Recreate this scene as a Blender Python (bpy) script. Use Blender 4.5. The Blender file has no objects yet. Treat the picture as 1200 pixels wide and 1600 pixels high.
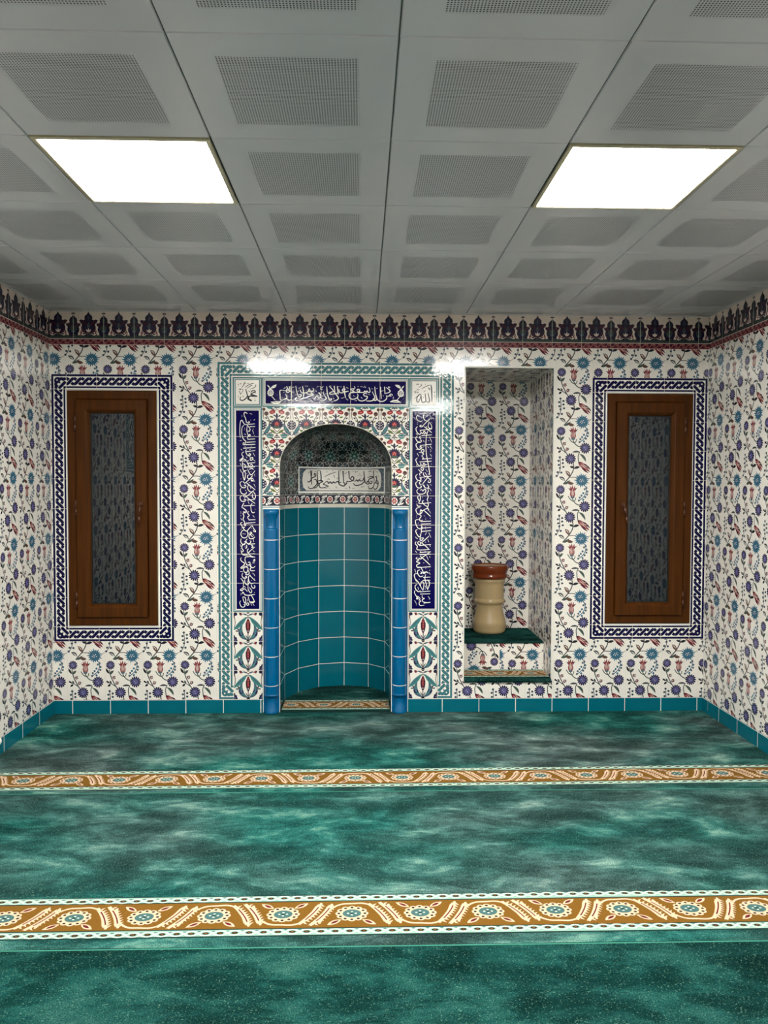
import bpy, math, random
import numpy as np
from mathutils import Vector, Matrix

rnd = random.Random(7)
scene = bpy.context.scene
COL = scene.collection
R = math.radians
PI = math.pi

# ------------------------------------------------------------------ camera
F_PX = 1208.5
CAM_Z = 1.5443
CAM_Y = -5.2284
fwd = Vector((0.02766628, 0.99903588, -0.03408642))
rgt = Vector((0.99961547, -0.02758643, 0.00281069))
up = Vector((-0.00186766, 0.03415107, 0.99941494))
cd = bpy.data.cameras.new('camera')
cam = bpy.data.objects.new('camera', cd)
COL.objects.link(cam)
cd.sensor_fit = 'VERTICAL'
cd.sensor_height = 36.0
cd.lens = F_PX * 36.0 / 1600.0
cd.clip_start = 0.05
m = Matrix.Identity(4)
for i in range(3):
    m[i][0] = rgt[i]
    m[i][1] = up[i]
    m[i][2] = -fwd[i]
m[0][3], m[1][3], m[2][3] = 0.0, CAM_Y, CAM_Z
cam.matrix_world = m
scene.camera = cam

# ------------------------------------------------------------------ world, exposure, lamp strength
world = bpy.data.worlds.new('night')
scene.world = world
world.use_nodes = True
world.node_tree.nodes['Background'].inputs[0].default_value = (0.02, 0.025, 0.04, 1)
world.node_tree.nodes['Background'].inputs[1].default_value = 0.05
vs = scene.view_settings
vs.view_transform = 'Standard'
vs.look = 'None'
vs.gamma = 1.0
vs.use_curve_mapping = False
vs.exposure = 2.95
LAMP = 11.0
LAMP_COL = (1.0, 0.975, 0.935)

# ------------------------------------------------------------------ room numbers (metres)
XL, XR = -2.077, 2.349
H = 2.6958
YF = -7.4
SK = 0.093          # top of the skirting tiles
TW, TH = 0.25, 0.397  # flower tile
FZ = 2.475          # bottom of the frieze
DH = 0.00015

# ------------------------------------------------------------------ materials
def lin(c):
    return tuple(((v / 255.0) / 12.92 if v / 255.0 <= 0.04045 else ((v / 255.0 + 0.055) / 1.055) ** 2.4) for v in c) + (1.0,)

MATS = {}

def new_mat(name):
    mt = bpy.data.materials.new(name)
    mt.use_nodes = True
    nt = mt.node_tree
    return mt, nt, nt.nodes['Principled BSDF']

def N(nt, typ, **kw):
    n = nt.nodes.new(typ)
    for k, v in kw.items():
        setattr(n, k, v)
    return n

def glaze(name, rgb, rough=0.13, bump=0.03, spec=0.5):
    mt, nt, b = new_mat(name)
    tc = N(nt, 'ShaderNodeTexCoord')
    no = N(nt, 'ShaderNodeTexNoise')
    no.inputs['Scale'].default_value = 55
    no.inputs['Detail'].default_value = 3
    nt.links.new(tc.outputs['Object'], no.inputs['Vector'])
    bu = N(nt, 'ShaderNodeBump')
    bu.inputs['Strength'].default_value = bump
    bu.inputs['Distance'].default_value = 0.01
    nt.links.new(no.outputs['Fac'], bu.inputs['Height'])
    nt.links.new(bu.outputs['Normal'], b.inputs['Normal'])
    n2 = N(nt, 'ShaderNodeTexNoise')
    n2.inputs['Scale'].default_value = 9
    nt.links.new(tc.outputs['Object'], n2.inputs['Vector'])
    mx = N(nt, 'ShaderNodeMix', data_type='RGBA')
    c = lin(rgb)
    mx.inputs[6].default_value = tuple(v * 0.9 for v in c[:3]) + (1,)
    mx.inputs[7].default_value = tuple(min(1, v * 1.08) for v in c[:3]) + (1,)
    nt.links.new(n2.outputs['Fac'], mx.inputs[0])
    nt.links.new(mx.outputs[2], b.inputs['Base Color'])
    b.inputs['Roughness'].default_value = rough
    b.inputs['Specular IOR Level'].default_value = spec
    MATS[name] = mt
    return mt

def plain(name, rgb, rough=0.6, metallic=0.0, spec=0.5, noise=0.06, scale=12):
    mt, nt, b = new_mat(name)
    tc = N(nt, 'ShaderNodeTexCoord')
    n2 = N(nt, 'ShaderNodeTexNoise')
    n2.inputs['Scale'].default_value = scale
    n2.inputs['Detail'].default_value = 4
    nt.links.new(tc.outputs['Object'], n2.inputs['Vector'])
    mx = N(nt, 'ShaderNodeMix', data_type='RGBA')
    c = lin(rgb)
    mx.inputs[6].default_value = tuple(v * (1 - noise) for v in c[:3]) + (1,)
    mx.inputs[7].default_value = tuple(min(1, v * (1 + noise)) for v in c[:3]) + (1,)
    nt.links.new(n2.outputs['Fac'], mx.inputs[0])
    nt.links.new(mx.outputs[2], b.inputs['Base Color'])
    b.inputs['Roughness'].default_value = rough
    b.inputs['Metallic'].default_value = metallic
    b.inputs['Specular IOR Level'].default_value = spec
    MATS[name] = mt
    return mt

def yarn(name, rgb, noise=0.3):
    mt = plain(name, rgb, 0.95, 0, 0.1, noise, 260)
    return mt

# tile glazes
glaze('cream', (236, 231, 222), 0.14, 0.035, 0.42)
glaze('white_glaze', (240, 238, 230), 0.05)
glaze('grout', (214, 208, 192), 0.5, 0.0)
glaze('grout_white', (235, 235, 225), 0.4, 0.0)
glaze('dark', (32, 30, 40))
glaze('stem', (66, 72, 74))
glaze('leaf_green', (68, 84, 76))
glaze('violet', (98, 94, 140))
glaze('violet_dark', (34, 28, 62))
glaze('teal_flower', (40, 104, 130))
glaze('red', (132, 52, 56))
glaze('red_bright', (156, 32, 36))
glaze('pink', (200, 124, 116))
glaze('maroon', (74, 22, 40))
glaze('brown_glaze', (92, 66, 56))
glaze('olive', (98, 112, 62))
glaze('navy', (13, 6, 70), 0.05, 0.04, 0.3)
glaze('border_blue', (10, 8, 58), 0.05, 0.03, 0.25)
glaze('border_turq', (64, 116, 122), 0.05)
glaze('leaf_teal', (62, 130, 128))
glaze('slate', (78, 98, 112))
glaze('niche_turq', (5, 99, 114), 0.12)
glaze('column_blue', (0, 92, 142), 0.08, 0.05)
glaze('lattice_dark', (28, 31, 33))
glaze('lattice_line', (176, 176, 170))
glaze('lattice_teal', (24, 84, 84))
glaze('frieze_dark', (30, 22, 42))
glaze('frieze_green', (52, 62, 60))
glaze('frieze_cream', (222, 204, 192))
plain('plaster', (200, 195, 185), 0.9)
plain('trim_white', (226, 224, 214), 0.35)
plain('ceiling_paint', (204, 203, 207), 0.24, 0, 0.5, 0.02)
plain('ceiling_gap', (70, 70, 70), 0.8)
plain('aluminium', (200, 190, 160), 0.35, 0.6)
plain('hinge_brown', (70, 34, 8), 0.35)
plain('dark_gasket', (20, 16, 14), 0.6)
plain('pot_cream', (184, 160, 118), 0.22, 0, 0.5, 0.10, 14)
plain('pot_brown', (112, 44, 10), 0.16, 0, 0.5, 0.2, 18)
plain('pot_inside', (150, 124, 98), 0.5)
plain('knob_white', (235, 232, 222), 0.3)
yarn('selvedge', (60, 128, 110), 0.2)
yarn('yarn_gold', (112, 78, 26), 0.22)
yarn('yarn_cream', (206, 178, 148), 0.12)
yarn('yarn_mint', (136, 170, 154), 0.12)
yarn('yarn_white', (190, 208, 190), 0.1)
yarn('yarn_dark', (22, 50, 46), 0.2)
yarn('yarn_red', (92, 28, 34), 0.2)
yarn('yarn_teal', (66, 100, 98), 0.25)
yarn('yarn_black', (40, 32, 28), 0.2)

def pile(name, seed, rot, lum=1.0, grey=0.75, light=(100, 138, 122)):
    """green cut pile with brushed streaks and fine fleck"""
    mt, nt, b = new_mat(name)
    tc = N(nt, 'ShaderNodeTexCoord')
    mp = N(nt, 'ShaderNodeMapping')
    mp.inputs['Location'].default_value = (seed, seed * 1.7, 0)
    mp.inputs['Rotation'].default_value = (0, 0, rot)
    mp.inputs['Scale'].default_value = (1.0, 1.9, 1.0)
    nt.links.new(tc.outputs['Object'], mp.inputs['Vector'])
    n1 = N(nt, 'ShaderNodeTexNoise')
    n1.inputs['Scale'].default_value = 2.9
    n1.inputs['Detail'].default_value = 9
    n1.inputs['Roughness'].default_value = 0.66
    n1.inputs['Distortion'].default_value = 0.35
    nt.links.new(mp.outputs[0], n1.inputs['Vector'])
    mp2 = N(nt, 'ShaderNodeMapping')
    mp2.inputs['Rotation'].default_value = (0, 0, rot + 0.9)
    mp2.inputs['Scale'].default_value = (6, 22, 1)
    nt.links.new(tc.outputs['Object'], mp2.inputs['Vector'])
    n4 = N(nt, 'ShaderNodeTexNoise')
    n4.inputs['Scale'].default_value = 1.0
    n4.inputs['Detail'].default_value = 4
    n4.inputs['Distortion'].default_value = 1.2
    nt.links.new(mp2.outputs[0], n4.inputs['Vector'])
    ad = N(nt, 'ShaderNodeMath', operation='MULTIPLY_ADD')
    nt.links.new(n4.outputs['Fac'], ad.inputs[0])
    ad.inputs[1].default_value = 0.22
    nt.links.new(n1.outputs['Fac'], ad.inputs[2])
    r1 = N(nt, 'ShaderNodeValToRGB')  # lighter tones paint the sheen of the brushed nap
    e = r1.color_ramp.elements
    e[0].position = 0.46
    k_ = lambda c: tuple(v * lum for v in lin(c)[:3]) + (1,)
    e[0].color = k_((13, 43, 40))
    e[1].position = 0.84
    e[1].color = k_(light)
    x = e.new(0.58)
    x.color = k_((20, 60, 56))
    x = e.new(0.68)
    x.color = k_((34, 86, 80))
    nt.links.new(ad.outputs[0], r1.inputs[0])
    # greyer patches: sheen of the laid pile put into the colour
    n3 = N(nt, 'ShaderNodeTexNoise')
    n3.inputs['Scale'].default_value = 0.8
    n3.inputs['Detail'].default_value = 3
    nt.links.new(mp.outputs[0], n3.inputs['Vector'])
    r3 = N(nt, 'ShaderNodeMapRange')
    r3.inputs[1].default_value = 0.40
    r3.inputs[2].default_value = 0.64
    r3.inputs[4].default_value = grey
    nt.links.new(n3.outputs['Fac'], r3.inputs[0])
    mg = N(nt, 'ShaderNodeMix', data_type='RGBA', blend_type='MIX')
    nt.links.new(r3.outputs[0], mg.inputs[0])
    nt.links.new(r1.outputs[0], mg.inputs[6])
    hs = N(nt, 'ShaderNodeHueSaturation')
    hs.inputs['Saturation'].default_value = 0.42
    nt.links.new(r1.outputs[0], hs.inputs['Color'])
    nt.links.new(hs.outputs[0], mg.inputs[7])
    # fleck
    n2 = N(nt, 'ShaderNodeTexNoise')
    n2.inputs['Scale'].default_value = 260
    n2.inputs['Detail'].default_value = 2
    nt.links.new(tc.outputs['Object'], n2.inputs['Vector'])
    r2 = N(nt, 'ShaderNodeMapRange')
    r2.inputs[1].default_value = 0.3
    r2.inputs[2].default_value = 0.72
    r2.inputs[3].default_value = 0.35
    r2.inputs[4].default_value = 1.75
    nt.links.new(n2.outputs['Fac'], r2.inputs[0])
    mu = N(nt, 'ShaderNodeMix', data_type='RGBA', blend_type='MULTIPLY')
    mu.inputs[0].default_value = 1
    nt.links.new(mg.outputs[2], mu.inputs[6])
    nt.links.new(r2.outputs[0], mu.inputs[7])
    n5 = N(nt, 'ShaderNodeTexNoise')
    n5.inputs['Scale'].default_value = 210
    n5.inputs['Detail'].default_value = 1
    nt.links.new(tc.outputs['Object'], n5.inputs['Vector'])
    r5 = N(nt, 'ShaderNodeMapRange')
    r5.inputs[1].default_value = 0.64
    r5.inputs[2].default_value = 0.72
    r5.inputs[4].default_value = 0.5
    nt.links.new(n5.outputs['Fac'], r5.inputs[0])
    fl = N(nt, 'ShaderNodeMix', data_type='RGBA')
    nt.links.new(r5.outputs[0], fl.inputs[0])
    nt.links.new(mu.outputs[2], fl.inputs[6])
    fl.inputs[7].default_value = lin((108, 150, 128))
    nt.links.new(fl.outputs[2], b.inputs['Base Color'])
    b.inputs['Roughness'].default_value = 1.0
    b.inputs['Specular IOR Level'].default_value = 0.0
    bu = N(nt, 'ShaderNodeBump')
    bu.inputs['Strength'].default_value = 0.5
    bu.inputs['Distance'].default_value = 0.006
    nt.links.new(n2.outputs['Fac'], bu.inputs['Height'])
    nt.links.new(bu.outputs['Normal'], b.inputs['Normal'])
    MATS[name] = mt

pile('pile_a', 3.1, 0.5, 1.45, 1.0)
pile('pile_b', 11.4, 0.4, 1.35, 0.7)
pile('pile_c', 23.7, 0.7, 0.72, 0.1, (58, 108, 98))
pile('pile_d', 31.0, 0.2, 0.8, 0.3)

def perforated():
    mt, nt, b = new_mat('perforated_metal')
    tc = N(nt, 'ShaderNodeTexCoord')
    mp = N(nt, 'ShaderNodeVectorMath', operation='SCALE')
    mp.inputs['Scale'].default_value = 1 / 0.0082
    nt.links.new(tc.outputs['Object'], mp.inputs[0])
    fr = N(nt, 'ShaderNodeVectorMath', operation='FRACTION')
    nt.links.new(mp.outputs[0], fr.inputs[0])
    sp = N(nt, 'ShaderNodeSeparateXYZ')
    nt.links.new(fr.outputs[0], sp.inputs[0])
    cb = N(nt, 'ShaderNodeCombineXYZ')
    nt.links.new(sp.outputs[0], cb.inputs[0])
    nt.links.new(sp.outputs[1], cb.inputs[1])
    ds = N(nt, 'ShaderNodeVectorMath', operation='DISTANCE')
    nt.links.new(cb.outputs[0], ds.inputs[0])
    ds.inputs[1].default_value = (0.5, 0.5, 0)
    lt = N(nt, 'ShaderNodeMath', operation='LESS_THAN')
    nt.links.new(ds.outputs['Value'], lt.inputs[0])
    lt.inputs[1].default_value = 0.30
    mx = N(nt, 'ShaderNodeMix', data_type='RGBA')
    mx.inputs[6].default_value = lin((198, 197, 201))
    mx.inputs[7].default_value = lin((42, 42, 44))
    nt.links.new(lt.outputs[0], mx.inputs[0])
    nt.links.new(mx.outputs[2], b.inputs['Base Color'])
    b.inputs['Roughness'].default_value = 0.32
    MATS['perforated_metal'] = mt
perforated()

def wood():
    mt, nt, b = new_mat('wood_grain_foil')
    tc = N(nt, 'ShaderNodeTexCoord')
    mp = N(nt, 'ShaderNodeMapping')
    mp.inputs['Scale'].default_value = (40, 40, 2.2)
    nt.links.new(tc.outputs['Object'], mp.inputs['Vector'])
    n1 = N(nt, 'ShaderNodeTexNoise')
    n1.inputs['Scale'].default_value = 1.0
    n1.inputs['Detail'].default_value = 5
    nt.links.new(mp.outputs[0], n1.inputs['Vector'])
    r1 = N(nt, 'ShaderNodeValToRGB')
    e = r1.color_ramp.elements
    e[0].position = 0.3
    e[0].color = lin((58, 29, 3))
    e[1].position = 0.7
    e[1].color = lin((80, 42, 5))
    nt.links.new(n1.outputs['Fac'], r1.inputs[0])
    nt.links.new(r1.outputs[0], b.inputs['Base Color'])
    b.inputs['Roughness'].default_value = 0.42
    b.inputs['Specular IOR Level'].default_value = 0.14
    MATS['wood_grain_foil'] = mt
wood()

def glass():
    mt = bpy.data.materials.new('window_glass')
    mt.use_nodes = True
    nt = mt.node_tree
    nt.nodes.clear()
    o = N(nt, 'ShaderNodeOutputMaterial')
    mx = N(nt, 'ShaderNodeMixShader')
    fr = N(nt, 'ShaderNodeFresnel')
    fr.inputs['IOR'].default_value = 1.52
    tr = N(nt, 'ShaderNodeBsdfTransparent')
    tr.inputs[0].default_value = (0.86, 0.9, 0.88, 1)
    gl = N(nt, 'ShaderNodeBsdfGlossy')
    gl.inputs['Roughness'].default_value = 0.0
    gl.inputs['Color'].default_value = (0.74, 0.74, 0.70, 1)
    nt.links.new(fr.outputs[0], mx.inputs[0])
    nt.links.new(tr.outputs[0], mx.inputs[1])
    nt.links.new(gl.outputs[0], mx.inputs[2])
    nt.links.new(mx.outputs[0], o.inputs['Surface'])
    MATS['window_glass'] = mt
glass()

def lampmat():
    mt = bpy.data.materials.new('lit_diffuser')
    mt.use_nodes = True
    nt = mt.node_tree
    nt.nodes.clear()
    o = N(nt, 'ShaderNodeOutputMaterial')
    em = N(nt, 'ShaderNodeEmission')
    em.inputs[0].default_value = LAMP_COL + (1,)
    em.inputs[1].default_value = LAMP
    nt.links.new(em.outputs[0], o.inputs['Surface'])
    MATS['lit_diffuser'] = mt
lampmat()

# ------------------------------------------------------------------ 2D pattern kit
def clip_poly(poly, planes):
    """convex polygon clipped by half planes a*x+b*y<=c"""
    for a, b, c in planes:
        n = len(poly)
        if n == 0:
            return poly
        d = [a * p[0] + b * p[1] - c for p in poly]
        if max(d) <= 1e-9:
            continue
        if min(d) >= -1e-9:
            return []
        out = []
        for i in range(n):
            p, q = poly[i], poly[(i + 1) % n]
            dp, dq = d[i], d[(i + 1) % n]
            if dp <= 0:
                out.append(p)
            if (dp < 0 < dq) or (dq < 0 < dp):
                t = dp / (dp - dq)
                out.append((p[0] + (q[0] - p[0]) * t, p[1] + (q[1] - p[1]) * t))
        poly = out
    return poly if len(poly) >= 3 else []

def rect_planes(r):
    x0, y0, x1, y1 = r
    return [(-1, 0, -x0), (1, 0, x1), (0, -1, -y0), (0, 1, y1)]

def smooth(pts, sub=4, closed=False):
    n = len(pts)
    if n < 3:
        return list(pts)
    out = []
    rng = n if closed else n - 1
    for i in range(rng):
        if closed:
            p0, p1, p2, p3 = pts[(i - 1) % n], pts[i], pts[(i + 1) % n], pts[(i + 2) % n]
        else:
            p0, p1, p2, p3 = pts[max(i - 1, 0)], pts[i], pts[i + 1], pts[min(i + 2, n - 1)]
        for k in range(sub):
            t = k / sub
            t2, t3 = t * t, t * t * t
            out.append(tuple(0.5 * (2 * p1[j] + (p2[j] - p0[j]) * t + (2 * p0[j] - 5 * p1[j] + 4 * p2[j] - p3[j]) * t2
                                    + (3 * p1[j] - p0[j] - 3 * p2[j] + p3[j]) * t3) for j in (0, 1)))
    if not closed:
        out.append(tuple(pts[-1]))
    return out

class Pat:
    def __init__(self, tf=None):
        self.items = []          # (layer, mat, [(x,y)...])
        self.tf = tf or (lambda p: p)
        self._arr = None

    def raw(self, pts, mat, layer):
        self.items.append((layer, mat, [tuple(p) for p in pts]))

    def poly(self, pts, mat, layer=1):
        # every piece gets its own hair-thin height, so overlapping pieces never coincide
        self.raw([self.tf(p) for p in pts], mat, layer + (len(self.items) * 0.6180339 % 1.0) * 0.45)

    def fan(self, c, pts, mat, layer=1):
        """star shaped outline about c, closed"""
        n = len(pts)
        for i in range(n):
            self.poly([c, pts[i], pts[(i + 1) % n]], mat, layer)

    def ell(self, c, rx, ry=None, mat='dark', layer=1, n=12, rot=0.0):
        ry = rx if ry is None else ry
        cr, sr = math.cos(rot), math.sin(rot)
        pts = []
        for k in range(n):
            a = 2 * PI * k / n
            x, y = rx * math.cos(a), ry * math.sin(a)
            pts.append((c[0] + x * cr - y * sr, c[1] + x * sr + y * cr))
        self.poly(pts, mat, layer)

    def stroke(self, pts, w, mat, layer=1, sub=4, closed=False, w1=None):
        p = smooth(pts, sub, closed) if sub > 1 else list(pts)
        n = len(p)
        if n < 2:
            return
        L, Rr = [], []
        for i in range(n):
            if closed:
                a, b = p[(i - 1) % n], p[(i + 1) % n]
            else:
                a, b = p[max(i - 1, 0)], p[min(i + 1, n - 1)]
            dx, dy = b[0] - a[0], b[1] - a[1]
            d = math.hypot(dx, dy) or 1
            t = i / max(n - 1, 1)
            if callable(w):
                ww = w(t)
            else:
                ww = w if w1 is None else w + (w1 - w) * t
            nx, ny = -dy / d * ww / 2, dx / d * ww / 2
            L.append((p[i][0] + nx, p[i][1] + ny))
            Rr.append((p[i][0] - nx, p[i][1] - ny))
        for i in range(n if closed else n - 1):
            j = (i + 1) % n
            self.poly([L[i], L[j], Rr[j], Rr[i]], mat, layer)

    def leaf(self, p0, p1, w, bend=0.0, mat='leaf_green', layer=1, n=6):
        dx, dy = p1[0] - p0[0], p1[1] - p0[1]
        mid = ((p0[0] + p1[0]) / 2 - dy * bend, (p0[1] + p1[1]) / 2 + dx * bend)
        pts = []
        for i in range(n + 1):
            t = i / n
            pts.append(tuple((1 - t) ** 2 * p0[j] + 2 * t * (1 - t) * mid[j] + t * t * p1[j] for j in (0, 1)))
        self.stroke(pts, lambda t: max(w * math.sin(PI * min(max(t, 0.02), 0.98)) ** 0.8, w * 0.05), mat, layer, 1)

    def rect(self, x0, y0, x1, y1, mat, layer=1):
        self.poly([(x0, y0), (x1, y0), (x1, y1), (x0, y1)], mat, layer)

    def add(self, other, f, dl=0):
        for l, mt, p in other.items:
            self.raw([f(q) for q in p], mt, l + dl)

    def arrays(self):
        if self._arr is None:
            V, S, M = [], [], []
            for l, mt, p in self.items:
                S.append(len(p))
                M.append(mt)
                for q in p:
                    V.append((q[0], q[1], l))
            self._arr = (np.array(V, float), S, M)
            self.bb = (self._arr[0][:, 0].min(), self._arr[0][:, 1].min(), self._arr[0][:, 0].max(), self._arr[0][:, 1].max())
        return self._arr

class Surf:
    """collects faces for one mesh"""
    def __init__(self):
        self.V, self.S, self.M = [], [], []
        self.smooth = []

    def face(self, pts, mat, sm=False):
        self.V.append(np.array([tuple(p) for p in pts], float))
        self.S.append(len(pts))
        self.M.append(mat)
        self.smooth.append(sm)

    def box(self, x0, y0, z0, x1, y1, z1, mat):
        a = [(x0, y0, z0), (x1, y0, z0), (x1, y1, z0), (x0, y1, z0), (x0, y0, z1), (x1, y0, z1), (x1, y1, z1), (x0, y1, z1)]
        for f in ((0, 3, 2, 1), (4, 5, 6, 7), (0, 1, 5, 4), (1, 2, 6, 5), (2, 3, 7, 6), (3, 0, 4, 7)):
            self.face([a[i] for i in f], mat)

    def grid(self, P, mat, closed_u=False, sm=True):
        """P[i][j] points"""
        n = len(P)
        for i in range(n if closed_u else n - 1):
            for j in range(len(P[0]) - 1):
                k = (i + 1) % n
                self.face([P[i][j], P[k][j], P[k][j + 1], P[i][j + 1]], mat, sm)

    def stamp(self, pat, mp, ox=0.0, oy=0.0, clip=None, base=0):
        """clip: rect (x0,y0,x1,y1) in surface coordinates or list of half planes"""
        A, S, M = pat.arrays()
        if clip is not None and len(clip) == 4 and not isinstance(clip[0], tuple):
            bb = pat.bb
            if bb[0] + ox >= clip[2] or bb[2] + ox <= clip[0] or bb[1] + oy >= clip[3] or bb[3] + oy <= clip[1]:
                return
            if bb[0] + ox >= clip[0] and bb[2] + ox <= clip[2] and bb[1] + oy >= clip[1] and bb[3] + oy <= clip[3]:
                clip = None
            else:
                clip = rect_planes(clip)
        if clip is None:
            self.V.append(mp(A[:, 0] + ox, A[:, 1] + oy, (A[:, 2] + base) * DH))
            self.S += S
            self.M += M
            self.smooth += [False] * len(S)
            return
        out, lay = [], []
        for l, mt, p in pat.items:
            q = clip_poly([(x + ox, y + oy) for x, y in p], clip)
            if q:
                out += q
                lay += [l + base] * len(q)
                self.S.append(len(q))
                self.M.append(mt)
                self.smooth.append(False)
        if out:
            o = np.array(out, float)
            self.V.append(mp(o[:, 0], o[:, 1], np.array(lay) * DH))

    def build(self, name, parent=None, loc=None):
        V = np.concatenate(self.V) if self.V else np.zeros((0, 3))
        if loc is not None:
            V = V - np.array(loc)
        elif parent is not None:
            V = V - np.array(world_loc(parent))
        me = bpy.data.meshes.new(name)
        me.vertices.add(len(V))
        me.vertices.foreach_set('co', V.astype(np.float32).ravel())
        S = np.array(self.S, np.int32)
        me.loops.add(int(S.sum()))
        me.loops.foreach_set('vertex_index', np.arange(int(S.sum()), dtype=np.int32))
        me.polygons.add(len(S))
        me.polygons.foreach_set('loop_start', (np.cumsum(S) - S).astype(np.int32))
        names = sorted(set(self.M))
        idx = {n: i for i, n in enumerate(names)}
        for n in names:
            me.materials.append(MATS[n])
        me.polygons.foreach_set('material_index', np.array([idx[k] for k in self.M], np.int32))
        me.polygons.foreach_set('use_smooth', np.array(self.smooth, bool))
        me.update(calc_edges=True)
        if any(self.smooth):
            import bmesh
            bm = bmesh.new()
            bm.from_mesh(me)
            bmesh.ops.remove_doubles(bm, verts=bm.verts, dist=1e-5)
            bm.to_mesh(me)
            bm.free()
        o = bpy.data.objects.new(name, me)
        COL.objects.link(o)
        if loc is not None:
            o.location = loc
        if parent is not None:
            o.parent = parent
        return o

def world_loc(o):
    v = Vector((0, 0, 0))
    while o is not None:
        v += o.location
        o = o.parent
    return v

def thing(name, label, cat, loc=(0, 0, 0), group=None):
    o = bpy.data.objects.new(name, None)
    o.empty_display_size = 0.1
    COL.objects.link(o)
    o.location = loc
    return tag(o, label, cat, group)

def tag(o, label, cat, group=None):
    o['label'] = label
    o['category'] = cat
    if group:
        o['group'] = group
    return o

def structure(o, label=None, cat=None):
    o['kind'] = 'structure'
    if label:
        o['label'] = label
    if cat:
        o['category'] = cat
    return o

def map_back(y=0.0):            # facing the viewer, in the xz plane
    return lambda u, v, h: np.stack([u, y - h, v], 1)

def map_left(x=XL):             # u runs along +y
    return lambda u, v, h: np.stack([x + h, u, v], 1)

def map_right(x=XR):            # u runs along -y
    return lambda u, v, h: np.stack([x - h, -u, v], 1)

def map_front(y=YF):            # u runs along -x
    return lambda u, v, h: np.stack([-u, y + h, v], 1)

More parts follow.
